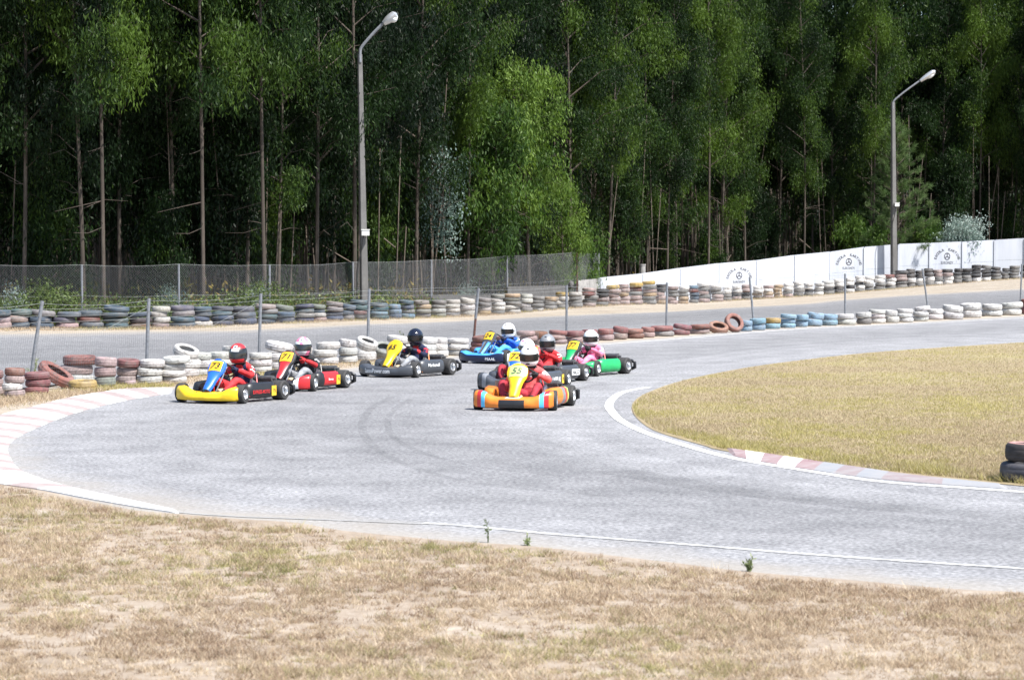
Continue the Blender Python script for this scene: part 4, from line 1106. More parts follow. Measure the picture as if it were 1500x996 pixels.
def helmet(parent, c, yaw, pitch, mats, fn, visor):
    """shell with a chin bar, an eye port, vents and a tinted visor"""
    A_, B_, Cz = .166, .138, .157
    ths = np.unique(np.concatenate([np.linspace(.02, .98, 12), np.linspace(.98, 1.30, 5), np.linspace(1.30, 1.92, 9), np.linspace(1.92, 2.50, 8)]))
    phs = np.linspace(-PI, PI, 61)
    M = Matrix.Rotation(yaw, 3, 'Z') @ Matrix.Rotation(pitch, 3, 'Y')
    def pt(th, ph, k=1.):
        z = Cz * math.cos(th); r = math.sin(th)
        if th > PI / 2: r = 1 - .55 * max(0, (th - 1.75)) ** 2 * .75
        fr = max(0, math.cos(ph)) ** 1.5
        ax = A_ * (1 + .10 * fr * min(1, max(0, (th - 1.5) / .6)))
        x = ax * r * math.cos(ph) * k; y = B_ * r * math.sin(ph) * k
        if ph == 0 or True: z *= (1 + .10 * fr * (1 if th > 2.1 else 0) * 0)
        return M @ Vector((x, y, z * k)) + c
    isv = lambda th, ph: 1.30 < th < 1.92 and abs(ph) < 1.38 - .25 * max(0, th - 1.6)
    mb = MB(); V = [[pt(t, p) for p in phs] for t in ths]; vs = [p for r in V for p in r]; n = len(phs); fs, ms = [], []
    top = len(vs); vs.append(pt(0, 0))
    for j in range(n - 1): fs.append((top, j, j + 1)); ms.append(fn(0.1, (phs[j] + phs[j + 1]) / 2))
    for i in range(len(ths) - 1):
        for j in range(n - 1):
            t, p = (ths[i] + ths[i + 1]) / 2, (phs[j] + phs[j + 1]) / 2
            if isv(t, p): continue
            fs.append((i * n + j, (i + 1) * n + j, (i + 1) * n + j + 1, i * n + j + 1)); ms.append(fn(t, p))
    mb.add(vs, fs, ms)
    # rolled bottom edge
    lo = ths[-1]; mb.grid([[pt(lo, p) for p in phs], [pt(lo, p, .985) - Vector((0, 0, .012)) for p in phs], [pt(lo - .05, p, .88) for p in phs]], 1)
    h = mb.build('helmet', mats, parent, sharp=70)
    mb = MB(); tv = np.linspace(1.26, 1.96, 8); pv = np.linspace(-1.44, 1.44, 25)
    mb.grid([[pt(t, p, 1.022) for p in pv] for t in tv]); mb.build('visor', M_VIS[visor], h)
    # side pivots
    mb = MB()
    for s in (1, -1):
        q = pt(1.55, s * 1.52, 1.01); nn = (q - c).normalized(); mb.tube([q - nn * .012, q + nn * .008], .016, 10)
    mb.build('visor_pivot', M_DARKV, h)
    return h

def vents(base, ink=1):
    def fn(t, p):
        if abs(p) < .24 and .62 < t < .80: return ink
        if abs(p) < .26 and 2.10 < t < 2.28: return ink
        return base
    return fn

def make_driver(kart, sp):
    me = body_mesh(sp.get('tz', 1.), sp.get('lean', 0.), sp.get('armout', 0.), sp.get('knee', (.205, .205)))
    cols = sp['cloth']          # main, second, legs, boots, neck
    for m in [cmat(cols[0]), cmat(cols[1]), cmat(cols[2]), cmat(cols[3]), M_BALA, M_SKIN, cmat(sp.get('accent', cols[1]))]: me.materials.append(m)
    tz = sp.get('tz', 1.); idx = []
    for p in me.polygons:
        x, y, z = p.center
        zz = .16 + (z - .16) / tz
        if zz > .60 and abs(y) < .11: i = 5 if x > -.38 and zz > .64 else 4
        elif zz > .535 and abs(y) < .08: i = 4
        elif x > .44 and z < .27: i = 3
        elif x > -.22 and z < .30 + .10 * min(1, max(0, (x + .02) / .16)) and abs(y) < .42: i = 2
        else:
            i = 1 if sp['second'](x, y, zz) else 0
            if abs(y) > .19 and (-.335 < x < -.285 or -.235 < x < -.215) and zz > .36: i = 6      # sleeve bands
            if .415 < zz < .455 and .025 < y < .10 and x > -.40: i = 6                           # chest badge
        idx.append(i)
    me.polygons.foreach_set('material_index', idx); me.polygons.foreach_set('use_smooth', [True] * len(idx))
    o = bpy.data.objects.new('person', me); COL.objects.link(o)
    o.location = kart.location + Matrix.Rotation(kart.rotation_euler.z, 3, 'Z') @ Vector((0, sp.get('dy', 0), 0)); o.rotation_euler = kart.rotation_euler; o.scale = kart.scale
    tag(o, sp['label'], 'person', 'kart drivers')
    for s in (1, -1):
        g = bpy.data.objects.new('glove', GLOVES[s]); COL.objects.link(g); g.parent = o
        g.material_slots[0].link = 'OBJECT'; g.material_slots[0].material = cmat(sp['glove'])
    lean = sp.get('lean', 0.)
    hz = .16 + (.725 - .16) * tz
    c = Vector((-.335 + lean * (.725 - .16), sp.get('hy', 0), hz))
    helmet(o, c, R(sp.get('hyaw', 15)), R(sp.get('hpitch', 4)), sp['hm'], sp['hfn'], sp.get('visor', 'dark'))
    return o

sk = lambda *a: a
KARTS = {}
def K(name, **sp): KARTS[name] = sp
stripe55 = lambda c, i, j: (1 if .50 > abs(c.y) > .455 else 2 if .455 >= abs(c.y) > .385 else 3 if (abs(c.y) < .185 and 1 <= j <= 3 and c.z < .15) else 4 if (j >= 5 and abs(c.y) < .10) else 0) if j < 7 else 3
K('a', px=(354.5, 591.5), ref=(.52, .53), yaw=26, label='yellow-bumpered go-kart 73 with a blue nose fairing and black side pods', bump=['yellow', 'blue'], W=.545, rise=.085, z0=.155,
  fair=['blue', 'navy'], num='73', platecol='plate', pod=['black', 'darkgrey'],
  stick=[('EXPRESS-MOTO', .36, .055, .04, .15, None, 'red', 0, 0), ('73', .07, .05, -.245, .155, 'plate', 'black', .125, .15)], frame='red', k=.98)
K('b', px=(457.5, 573.5), ref=(.52, .53), yaw=23, label='red and black go-kart 71 beside the yellow-bumpered one, red nose fairing', bump=['black', 'red', 'white'], bumpfn=lambda c, i, j: 1 if c.y > .40 else 2 if c.y > .33 else 0, rise=.09,
  fair=['red', 'black'], fairfn=lambda t, j: 1 if (t > .9 or j in (0, 7) or j > 7) else 0, num='71', platecol='plate', pod=['black', 'red'], podfn=lambda i, j: 1 if 3 < i < 12 and 2 <= j <= 5 else 0,
  stick=[('limo', .12, .04, -.03, .17, None, 'white', 0, 0), ('71', .07, .05, -.235, .155, 'plate', 'black', .12, .15)], frame='black', k=.98)
K('c', px=(608.5, 553.5), ref=(.52, .53), yaw=31, label='dark grey go-kart 65 with a plain yellow nose fairing', bump=['darkgrey', 'black', 'white'], rise=.05, z0=.17, bumptext=('LassoPower.com', .54, .075, -.08, .115, 2),
  fair=['yellow', 'yellow'], num='65', platecol=None, pod=['darkgrey', 'black'], stick=[('Marbanell', .28, .06, .0, .20, None, 'white', 0, 0)], frame='orange', pt=(.55, .85), k=1.)
K('d', px=(741.5, 533.5), ref=(.52, .53), yaw=38, label='light blue go-kart 24 with a black-topped nose, farthest back behind the red ones', bump=['sky', 'navy', 'white'], bumpfn=lambda c, i, j: 1 if j <= 3 else 0, rise=.045, z0=.19, bumptext=('PSAAL', .20, .055, .33, .10, 2),
  fair=['darkgrey', 'sky', 'silver'], fairfn=lambda t, j: 1 if (t < .5 and j in (0, 1, 6, 7)) else 2 if t < .5 and j in (2, 3) else 0, num='24', platecol='plate', pod=['sky', 'navy'], podfn=lambda i, j: 1 if j <= 3 else 0, frame='blue', k=.98)
K('e', px=(809.5, 601.5), ref=(.52, .53), yaw=12, label='orange go-kart 55 leading with a yellow nose fairing and green number plate', bump=['orange', 'red', 'aqua', 'black', 'white'], bumpfn=stripe55, rise=.085, z0=.175, W=.57,
  fair=['yellow', 'yellow'], num='55', platecol='plategreen', numcol='darkgrey', pod=['orange', 'silver', 'red', 'plategreen'], podfn=lambda i, j: 0 if j in (6, 7) or i < 6 else 1 if i in (7, 8) else 2 if i == 9 else 3 if i in (11, 12) else 0, frame='red', shear=.25, pt=(.58, .92), swy=.05)
K('f', px=(826.5, 567.5), ref=(-.52, .56), yaw=17, rbw=.60, label='grey go-kart 72 with a blue nose, tucked behind the orange one', bump=['darkgrey', 'midgrey', 'black'], bumpfn=lambda c, i, j: 1 if (.40 < abs(c.y) < .47) else 2 if j < 2 else 0, rise=.10, fair=['blue', 'white'], fairfn=lambda t, j: 1 if t < .35 or j in (0, 7) else 0,
  num='72', platecol='plate', pod=['darkgrey', 'midgrey'], stick=[('AMBRAI', .30, .09, .02, .155, None, 'white', 0, 0), ('72', .07, .05, -.245, .155, 'plate', 'black', .12, .15)], frame='black', k=.98)
K('g', px=(852.5, 558), ref=(-.52, .56), yaw=24, label='dark grey go-kart with a white plate on its side pod, behind kart 72', bump=['darkgrey', 'black'], rise=.08, fair=['red', 'white'], num='70', platecol='plate', pod=['darkgrey', 'black'],
  stick=[('HACCO', .22, .075, -.15, .17, 'white', 'black', .27, .105)], frame='black', k=.98)
K('h', px=(872.5, 551.5), ref=(.52, .53), yaw=31, label='green go-kart 77 at the back beside the track edge, green side pods', bump=['green', 'black', 'white'], bumpfn=lambda c, i, j: 1 if abs(c.y) < .3 and j < 3 else 0, rise=.09, fair=['green', 'black'], fairfn=lambda t, j: 1 if (t > .92 or j in (0, 7) or j > 7) else 0,
  num='77', platecol='plate', pod=['green', 'green'], frame='red', k=.98)
OBJ = {n_: make_kart(n_, s_) for n_, s_ in KARTS.items()}
W_, RD, BK, NV, PK, SV = pmat('white'), pmat('red'), pmat('black'), pmat('navy'), pmat('pink'), pmat('silver')
never = lambda x, y, z: False
def f73(t, p):
    if .62 < t < .82 and abs(p) < .2: return 3
    if t < 1.0: return 2 if (abs(p) < .35 and t > .55) else 0
    if 1.0 <= t < 1.3: return 1 if abs(p) > .5 else 2
    if t > 2.0: return 0 if abs(p) < 1.1 else 1
    return 1
def f71(t, p):
    if .50 < t < .90 and abs(p) < .13: return 3
    if abs(p) < .42 and t < 1.0: return 0
    if t < 1.0: return 1 if abs(abs(p) - .85) < .40 or t < .5 else 0
    if t < 1.3: return 1 if abs(p) < .16 else 0
    if t > 1.92: return 0 if abs(p) < .55 + (t - 1.92) * -.4 + .2 else (1 if abs(p) < 1.1 else 2)
    return 2
DR = {
 'a': dict(label='driver in red suit with navy straps and a red and black helmet', cloth=['red', 'navy', 'red', 'black'], second=lambda x, y, z: (abs(abs(y) - .085) < .045 and z < .53 and x > -.40) or (x > -.14 and z > .35 and abs(y) < .27 and y < 0), accent='white', glove='navy', hm=[pmat('red'), BK, W_, NV], hfn=f73, tz=.96, lean=.22, hyaw=12, hpitch=5, visor='dark'),
 'b': dict(label='driver in black suit and red gloves with a white and red helmet, dark visor', cloth=['black', 'red', 'midgrey', 'black'], second=lambda x, y, z: (x > -.12 and z > .36), accent='white', glove='red', hm=[W_, PK, BK, NV], hfn=f71, tz=.93, lean=.30, hyaw=18, hpitch=3),
 'c': dict(label='driver in dark suit and a glossy blue-black helmet in the yellow-nosed kart', cloth=['navy', 'red', 'midgrey', 'black'], second=lambda x, y, z: abs(y) < .035 or (abs(x + .02) < .025 and z > .36), accent='red', glove='black', hm=[simple('gloss_black_helmet', (.008, .010, .022), .12, 0, .05, 4, coat=.6), BK], hfn=lambda t, p: 0, visor='clear', tz=.90, lean=.08, hyaw=18),
 'd': dict(label='driver in bright blue suit and white helmet in the light blue kart', cloth=['blue', 'black', 'sky', 'black'], second=lambda x, y, z: z > .50 and abs(y) < .12, accent='white', glove='navy', hm=[W_, M_DARKV], hfn=vents(0), tz=.83, lean=.2, hyaw=10, visor='clear'),
 'e': dict(label='driver in salmon red leathers and plain white helmet in the orange kart', cloth=['salmon', 'white', 'maroon', 'black'], second=lambda x, y, z: abs(y) > .2 and .44 < z < .5 and x < -.2, glove='black', hm=[W_, M_DARKV], hfn=vents(0), tz=1.0, lean=.25, hyaw=4, dy=.05, knee=(.20, .33), hpitch=8, visor='clear', armout=.03),
 'f': dict(label='driver with red-marked white helmet half hidden behind the orange kart driver', cloth=['maroon', 'black', 'maroon', 'black'], second=never, glove='black', hm=[W_, M_DARKV, PK], hfn=lambda t, p: 2 if (.5 < t < .8 and .3 < abs(p) < .9) else (1 if abs(p) < .2 and .85 < t < 1.0 else 0), tz=.88, lean=.2, hyaw=8, knee=(.2, .33)),
 'g': dict(label='driver in bright red suit and silver grey helmet looking across the track', cloth=['red', 'maroon', 'red', 'black'], second=never, accent='white', glove='red', hm=[SV, M_DARKV], hfn=vents(0), tz=.87, lean=.05, hyaw=6, visor='clear', armout=.02),
 'h': dict(label='driver in pink suit and white helmet in the green kart', cloth=['pink', 'white', 'pink', 'black'], second=never, accent='white', glove='black', hm=[W_, M_DARKV], hfn=vents(0, 0), tz=.86, lean=.15, hyaw=16, visor='clear'),
}
for n_, s_ in DR.items(): make_driver(OBJ[n_], s_)
# ------------------------------------------------------------------ trees
M_BARK = ground_mat('eucalyptus_bark', [(.32, (.022, .018, .015)), (.5, (.060, .047, .037)), (.70, (.19, .16, .13))], scales=(3., 8., 20.), stretch=(1, 1, .12), weights=(.5, .3, .2), bump=.3)
M_TWIG2 = simple('dead_sapling', (.12, .095, .075), .9, 0, .4, 3)
M_TWIG = simple('dry_twig', (.065, .05, .04), .9, 0, .3, 5)
M_LEAF = leaf_mat('eucalyptus_leaf', (.005, .012, .005), (.016, .036, .009), (.070, .118, .019))
M_LEAF_Y = leaf_mat('young_eucalyptus_leaf', (.014, .034, .010), (.050, .098, .019), (.13, .20, .04))
M_LEAF_S = leaf_mat('silver_juvenile_leaf', (.05, .085, .072), (.14, .20, .17), (.34, .40, .37), trans=.2)
M_LEAF_P = leaf_mat('pine_needle', (.03, .06, .02), (.07, .12, .04), (.13, .18, .07), trans=.15)
M_LEAF_B = leaf_mat('bramble_leaf', (.045, .07, .022), (.125, .17, .06), (.27, .31, .14))
M_LEAF_O = leaf_mat('dead_orange_leaf', (.16, .06, .02), (.30, .12, .03), (.42, .20, .05), trans=.2)

def leaves(rng, C, per, spread, ln, wd, droop, tint, horiz=.55):
    """little four-cornered leaves hung round the clump centres C"""
    n = len(C) * per
    c = np.repeat(C, per, 0) + rng.normal(0, 1, (n, 3)) * np.asarray(spread)
    d = rng.normal(0, horiz, (n, 3)); d[:, 2] -= droop; d /= np.linalg.norm(d, axis=1)[:, None]
    L = rng.uniform(ln[0], ln[1], n)[:, None]; W = rng.uniform(wd[0], wd[1], n)[:, None]
    r = rng.normal(0, 1, (n, 3)); p = np.cross(d, r); p /= np.linalg.norm(p, axis=1)[:, None] + 1e-9
    V = np.stack([c, c + d * L * .45 + p * W, c + d * L, c + d * L * .45 - p * W], 1).reshape(-1, 3)
    Fq = np.arange(n * 4).reshape(-1, 4)
    t = np.clip(np.repeat(tint, per) + rng.normal(0, .10, n), 0, 1)
    return V, Fq, np.repeat(t, 4)

def trunk_mb(rng, H, r0, bend, zs):
    path, rad = [], []
    ph = rng.uniform(0, 6.28); k = 12
    for i in range(k + 1):
        a = i / k; z = H * a
        path.append((bend * math.sin(a * 2.2 + ph) * a, bend * .7 * math.cos(a * 1.7 + ph) * a, z - (.4 if i == 0 else 0))); rad.append(r0 * (1 - .82 * a) * (1.25 if i == 0 else 1))
    return path, rad

def axis(path, H, z):
    a = np.clip(z / H, 0, 1) * (len(path) - 1); i = min(int(a), len(path) - 2); t = a - i
    p = np.array(path[i]) * (1 - t) + np.array(path[i + 1]) * t; p[2] = z; return p

def euca(seed, H, lo, rad_c, r0, nb, per, leafm, round_=False, *, ln=(.12, .23), wd=(.014, .027), top_shape=.7, dead=6, tintb=.35, orange=0):
    rng = np.random.default_rng(seed)
    path, rad = trunk_mb(rng, H, r0, rng.uniform(.15, .6), None)
    mb = MB(); mb.tube(path, rad, 8, 0)
    # loose bark and dead snags below the crown
    for k in range(dead):
        z = rng.uniform(.12 * H, lo + 2.0); p = axis(path, H, z); a = rng.uniform(0, 6.28); l = rng.uniform(.4, 1.6); up = rng.uniform(-.3, .5)
        q = p + np.array([math.cos(a) * l, math.sin(a) * l, up * l]); m_ = (p + q) / 2 + np.array([0, 0, rng.uniform(-.1, .25)])
        mb.tube([p, m_, q], [.014, .009, .004], 3, 1, cap=False)
    C, tint = [], []
    for k in range(nb):
        f = (k + rng.uniform(0, 1)) / nb; z = lo + (H - lo) * f ** .9 * .97
        p = axis(path, H, z); a = k * 2.4 + rng.normal(0, .6)
        l = rad_c * (1 - f) ** top_shape * rng.uniform(.35, 1.2) * (.6 + .4 * min(1, f * 5)) + .3
        rise = rng.uniform(.25, .8)
        if round_: l = rad_c * math.sin(PI * (.10 + .86 * f)) ** .8 * rng.uniform(.5, 1.1) + .12; rise = rng.uniform(.3, .7)
        q = p + np.array([math.cos(a) * l, math.sin(a) * l, rise * l]); m_ = p * .5 + q * .5 + np.array([0, 0, .15 * l])
        mb.tube([p, m_, q], [max(.012, .012 + .012 * l), .012, .005], 4, 1, cap=False)
        bt = np.clip(rng.normal(tintb + .15 * f, .20), 0, 1)
        nc = 3 + int(l * 2.4)
        for c in range(nc):
            t = .35 + .65 * (c + rng.uniform(0, 1)) / nc
            base = p * (1 - t) ** 2 + 2 * m_ * t * (1 - t) + q * t * t
            base = base + rng.normal(0, .16, 3) * np.array([1, 1, .4])
            for hang in ((0, -.33, -.62)[:2 + int(rng.uniform() < .5)] if not round_ else (.05, -.15)):   # pendulous sprays hanging off the branch
                C.append(base + np.array([rng.normal(0, .06), rng.normal(0, .06), hang])); tint.append(np.clip(bt + rng.normal(0, .08) - hang * .12, 0, 1))
    C = np.array(C); tint = np.array(tint)
    V, Fq, T = leaves(rng, C, per, (.18, .18, .24), ln, wd, 1.0, tint, horiz=.42)
    tr = mb.build('trunk', [M_BARK, M_TWIG], None, sharp=60); cr = npmesh('crown', V, Fq, leafm, attrs={'tint': ('FLOAT', T)})
    a, b = tr.data, cr.data
    bpy.data.objects.remove(tr); bpy.data.objects.remove(cr)
    return a, b

TALL = [euca(100 + i, H, lo, rc, r0 * .48, nb, 50, M_LEAF, tintb=tb) for i, (H, lo, rc, r0, nb, tb) in enumerate([(19, 4.8, 2.6, .15, 40, .34), (21, 5.6, 2.3, .14, 38, .50), (18, 4.0, 2.8, .16, 42, .24), (20, 6.2, 2.1, .13, 36, .58), (17, 4.9, 2.4, .12, 36, .42), (19, 3.6, 2.5, .14, 42, .30), (18, 5.4, 2.9, .16, 40, .54)])]
DEEP = [euca(200 + i, H, lo, rc, r0 * .55, int(nb * .7), 24, M_LEAF, ln=(.18, .32), wd=(.026, .048), dead=5, tintb=.3) for i, (H, lo, rc, r0, nb) in enumerate([(18, 5.4, 2.0, .12, 44), (20, 6.2, 1.9, .13, 42), (17, 5.0, 2.2, .11, 46), (19, 7.0, 1.9, .12, 38), (16, 5.6, 1.8, .10, 40)])]
YOUNG = [euca(300 + i, H, lo, rc, r0, int(nb * .75), 30, M_LEAF_Y, True, ln=(.13, .24), wd=(.017, .032), top_shape=.85, dead=4, tintb=.5) for i, (H, lo, rc, r0, nb) in enumerate([(9.2, 2.9, 1.95, .08, 72), (6.6, 1.2, 1.3, .06, 44), (3.6, .5, 1.3, .045, 34)])]
SILV = [euca(400 + i, H, lo, rc, r0, nb, (13, 34, 14)[i], M_LEAF_S, i == 1, ln=(.07, .13), wd=(.02, .038), top_shape=.6, dead=2, tintb=.5) for i, (H, lo, rc, r0, nb) in enumerate([(5.6, 2.4, .55, .04, 16), (2.9, .5, 1.15, .05, 34), (2.0, .3, .5, .03, 12)])]

SAP = [euca(600 + i, H, lo, rc, .04, nb, 34, M_LEAF, ln=(.12, .24), wd=(.016, .030), top_shape=.6, dead=2, tintb=.3) for i, (H, lo, rc, nb) in enumerate([(6.5, 1.2, 1.3, 30), (5.0, .6, 1.1, 24), (7.5, 2.2, 1.4, 32)])]

def pine(seed, H, lo, rc):
    rng = np.random.default_rng(seed); path, rad = trunk_mb(rng, H, .13, .2, None)
    mb = MB(); mb.tube(path, rad, 8, 0); Vs, Fs, Ts, o = [], [], [], 0
    C, D, tn = [], [], []
    for k in range(60):
        f = k / 59; z = lo + (H - lo) * f; a = k * 2.4; l = rc * (1 - f) ** .8 + .25; p = axis(path, H, z); rise = .35 + .5 * f
        q = p + np.array([math.cos(a) * l, math.sin(a) * l, rise * l]); mb.tube([p, q], [.03, .008], 4, 1, cap=False)
        for c in range(3 + int(l * 4)):
            t = rng.uniform(.25, 1.05); C.append(p * (1 - t) + q * t + rng.normal(0, .10, 3)); D.append((q - p) / np.linalg.norm(q - p) + np.array([0, 0, .5])); tn.append(np.clip(rng.normal(.45, .15), 0, 1))
    C = np.repeat(np.array(C), 46, 0); D = np.repeat(np.array(D), 46, 0); n = len(C)
    d = D + rng.normal(0, .65, (n, 3)); d /= np.linalg.norm(d, axis=1)[:, None]; L = rng.uniform(.16, .34, n)[:, None]
    p = np.cross(d, rng.normal(0, 1, (n, 3))); p /= np.linalg.norm(p, axis=1)[:, None]; c = C + rng.normal(0, .05, (n, 3))
    V = np.stack([c - p * .009, c + p * .009, c + d * L], 1).reshape(-1, 3); Fq = np.arange(n * 3).reshape(-1, 3)
    tr = mb.build('trunk', [M_BARK, M_TWIG], None); cr = npmesh('crown', V, Fq, M_LEAF_P, attrs={'tint': ('FLOAT', np.repeat(np.repeat(np.array(tn), 46), 3))})
    a, b = tr.data, cr.data; bpy.data.objects.remove(tr); bpy.data.objects.remove(cr); return a, b
PINE = pine(500, 8.4, 1.2, 2.1)

def plant(name, meshes, p, rz, s, label, cat, group=None, sz=1., tilt=0.):
    root = empty(name, p, rz); root.scale = (s, s, s * sz); root.rotation_euler = (tilt, tilt * .5, rz)
    tag(root, label, cat, group)
    inst('trunk', meshes[0], root); inst('crown', meshes[1], root); return root

def fpos(x, off):
    d = float(dfar(np.clip((x - 750) / F, -.33, .31))) + off; return onx(x, d)
rf = random.Random(11)
LM = [(-60, 'picture edge'), (120, 'fence post above far red tyres'), (262, 'fence post above dusty blue tyres'), (395, 'fence post behind the white-red helmet'), (534, 'taller street lamp'), (632, 'fence post above the grey tyres'), (770, 'bright young eucalyptus'),
      (877, 'end of the chain-link fence'), (996, 'dark joint of the white wall'), (1082, 'first emblem on the wall'), (1243, 'middle emblem on the wall'), (1310, 'shorter street lamp'), (1387, 'last emblem on the wall')]
front = []
x = -130
while x < 1640:
    front.append((x + rf.uniform(-9, 9), rf.uniform(3.2, 6.8))); x += rf.uniform(50, 96)
used = {}
def tree_label(x, kind):
    l = [q for q in LM if q[0] <= x]
    q = l[-1] if l else LM[0]; side = 'right of' if l else 'left of'
    k = used.get((q[1], kind), 0); used[(q[1], kind)] = k + 1
    return f'{ORD[k]} {kind} front-row eucalyptus {side} the {q[1]}'
for x, off in front:
    if 1282 < x < 1350 or 1385 < x < 1430 or 640 < x < 672 or 735 < x < 800: continue
    if 1280 < x < 1470: off += 5
    p = fpos(x, off); m_ = rf.choice((0, 2, 4, 5)) if x < 560 else rf.randrange(len(TALL))
    plant('eucalyptus_tree', TALL[m_], p, rf.uniform(0, 6.28), rf.uniform(.86, 1.1), tree_label(x, 'tall'), 'tree', 'tall eucalyptus trees along the front of the wood', tilt=rf.uniform(-.03, .03))
# a few pale clean trunks that catch the light
for x, lab in ((388, 'pale straight eucalyptus trunk rising beside the fence post behind the white and red helmet'), (298, 'pale slim eucalyptus trunk just behind the second fence section'), (1037, 'reddish eucalyptus trunk above the low part of the white wall'), (152, 'slender dark eucalyptus trunk above the leftmost far tyres')):
    plant('eucalyptus_tree', TALL[3], fpos(x, 2.9), rf.uniform(0, 6.28), 1.0, lab, 'tree', 'tall eucalyptus trees along the front of the wood')
nd = 0
for row, (o0, o1, st) in enumerate(((7.5, 10, 66), (11, 14, 40), (14, 18, 42), (19, 24, 44), (25, 31, 46), (32, 40, 50))):
    x = -150 + rf.uniform(0, 30)
    while x < 1650:
        p = fpos(x, rf.uniform(o0, o1))
        if row == 0 and 1280 < x < 1480: x += 40; continue
        if row < 1: m_ = TALL[rf.randrange(len(TALL))]
        else: m_ = DEEP[rf.randrange(len(DEEP))]
        plant('eucalyptus_tree', m_, p, rf.uniform(0, 6.28), rf.uniform(.82, 1.12), 'slender dark eucalyptus standing inside the wood behind the front row', 'tree', 'eucalyptus trees inside the wood', tilt=rf.uniform(-.04, .04))
        nd += 1; x += st * rf.uniform(.6, 1.35)
print('deep trees', nd)
for k in range(34):
    x = -120 + k * 52 + rf.uniform(-20, 20); off = rf.uniform(5.5, 11)
    plant('eucalyptus_sapling', SAP[k % 3], fpos(x, off), rf.uniform(0, 6.28), rf.uniform(.7, 1.05), 'leafy dark sapling growing between the trunks under the tall eucalyptus', 'tree', 'leafy saplings under the tall eucalyptus')
# special trees and bushes
plant('eucalyptus_sapling', YOUNG[0], fpos(775, 2.6), .6, 1.0, 'bright green young eucalyptus standing forward of the wood behind the fence', 'tree')
plant('eucalyptus_sapling', YOUNG[1], fpos(722, 3.2), 2.1, 1.12, 'smaller bright green eucalyptus leaning against the bright young one', 'tree')
plant('eucalyptus_sapling', YOUNG[1], fpos(826, 3.0), 4.4, .74, 'bright green low eucalyptus spreading from the young one toward the fence end', 'tree')
plant('eucalyptus_sapling', YOUNG[2], fpos(845, 4.6), 1.1, .9, 'low bright green eucalyptus bush behind the end of the chain-link fence', 'bush')
plant('eucalyptus_sapling', YOUNG[2], fpos(1253, 4.0), 3.1, 1.0, 'low green eucalyptus bush behind the wall just before the shorter street lamp', 'bush')
plant('eucalyptus_sapling', YOUNG[2], fpos(1345, 4.0), 4.1, .9, 'low green eucalyptus bush behind the wall just after the shorter street lamp', 'bush')
plant('pine_tree', PINE, fpos(1316, 3.3), .4, 1.0, 'feathery young pine behind the shorter street lamp', 'tree')
plant('silver_eucalyptus', SILV[0], fpos(655, 2.7), .2, 1.0, 'slim silvery blue eucalyptus sapling at the dark edge of the wood', 'tree')
plant('silver_eucalyptus', SILV[1], fpos(1405, 2.9), 1.2, 1.05, 'rounded silver blue eucalyptus shrub above the white wall', 'shrub')
for x, lab in ((255, 'small silvery eucalyptus shoot behind the fence above dusty blue tyres'), (370, 'small silvery eucalyptus shoot beside the pale straight trunk'), (683, 'small silvery eucalyptus shoot behind the low dark ledge'), (20, 'small silvery eucalyptus shoot at the picture edge behind the fence')):
    plant('silver_eucalyptus', SILV[2], fpos(x, 2.9), x, .5, lab, 'shrub', 'silvery shoots behind the fence')

# brambles along the fence: one tangled mass
rng = np.random.default_rng(31)
C, tn = [], []
for x in np.arange(-150, 640, 3.2):
    for k in range(2):
        h = .16 + .42 * abs(math.sin(x * .021) * math.sin(x * .0087 + 1)) + rng.uniform(0, .25); h *= .75 if x > 470 else 1
        p = fpos(x + rng.normal(0, 4), 1.25 + rng.uniform(0, 1.3)); 
        for z in np.arange(.15, h + .3, .22): C.append((p.x, p.y, p.z + z + rng.normal(0, .06))); tn.append(np.clip(rng.normal(.45, .2), 0, 1))
V, Fq, T = leaves(rng, np.array(C), 13, (.20, .17, .12), (.045, .09), (.018, .035), .2, np.array(tn), horiz=1.)
tag(npmesh('brambles', V, Fq, M_LEAF_B, attrs={'tint': ('FLOAT', T)}), 'tangled green bramble growing along the foot of the chain-link fence', kind='stuff')
# understorey: dry scrub between the trunks and ferny yellow growth
C, tn = [], []
for k in range(1500):
    x = rng.uniform(-150, 1650); off = rng.uniform(4, 34); p = fpos(x, off)
    C.append((p.x, p.y, p.z + rng.uniform(.05, .9) * rng.uniform(.3, 1))); tn.append(rng.uniform(.2, 1))
V, Fq, T = leaves(rng, np.array(C), 22, (.35, .35, .18), (.12, .3), (.02, .05), -.5, np.array(tn), horiz=.8)
M_SCRUB = leaf_mat('dry_scrub', (.05, .05, .015), (.13, .11, .03), (.26, .19, .05), trans=.3)
tag(npmesh('undergrowth', V, Fq, M_SCRUB, attrs={'tint': ('FLOAT', T)}), 'dry yellowish scrub on the floor of the wood', kind='stuff')
# thin dead saplings and the far mass of the wood
segs = []
for k in range(900):
    x = rng.uniform(-170, 1670); off = rng.uniform(5, 42); p = np.array(fpos(x, off)); h = rng.uniform(2.5, 9); a = rng.normal(0, .06, 2)
    segs.append((p, p + np.array([a[0] * h, a[1] * h, h])))
    if k % 3 == 0:
        q = p + np.array([0, 0, rng.uniform(.5, 4)]); segs.append((q, q + np.array([rng.normal(0, .8), rng.normal(0, .5), rng.normal(.3, .5)])))
tag(wires(segs, .022, 'undergrowth', M_TWIG2, None), 'thin dead saplings and fallen branches between the trunks', kind='stuff')
Vt, Ft, o = [], [], 0
mb = MB()
for k in range(420):
    u = rng.uniform(-.33, .32); d = float(dfar(u)) + rng.uniform(42, 62); z = float(zfar(u))
    mb.tube([(u * d, d, z - .3), (u * d + rng.normal(0, .4), d + rng.normal(0, .3), z + 15)], [.13, .05], 5, 0, cap=False)
C = np.stack([rng.uniform(-.35, .34, 7000), rng.uniform(44, 66, 7000), rng.uniform(.3, 24, 7000)], 1)
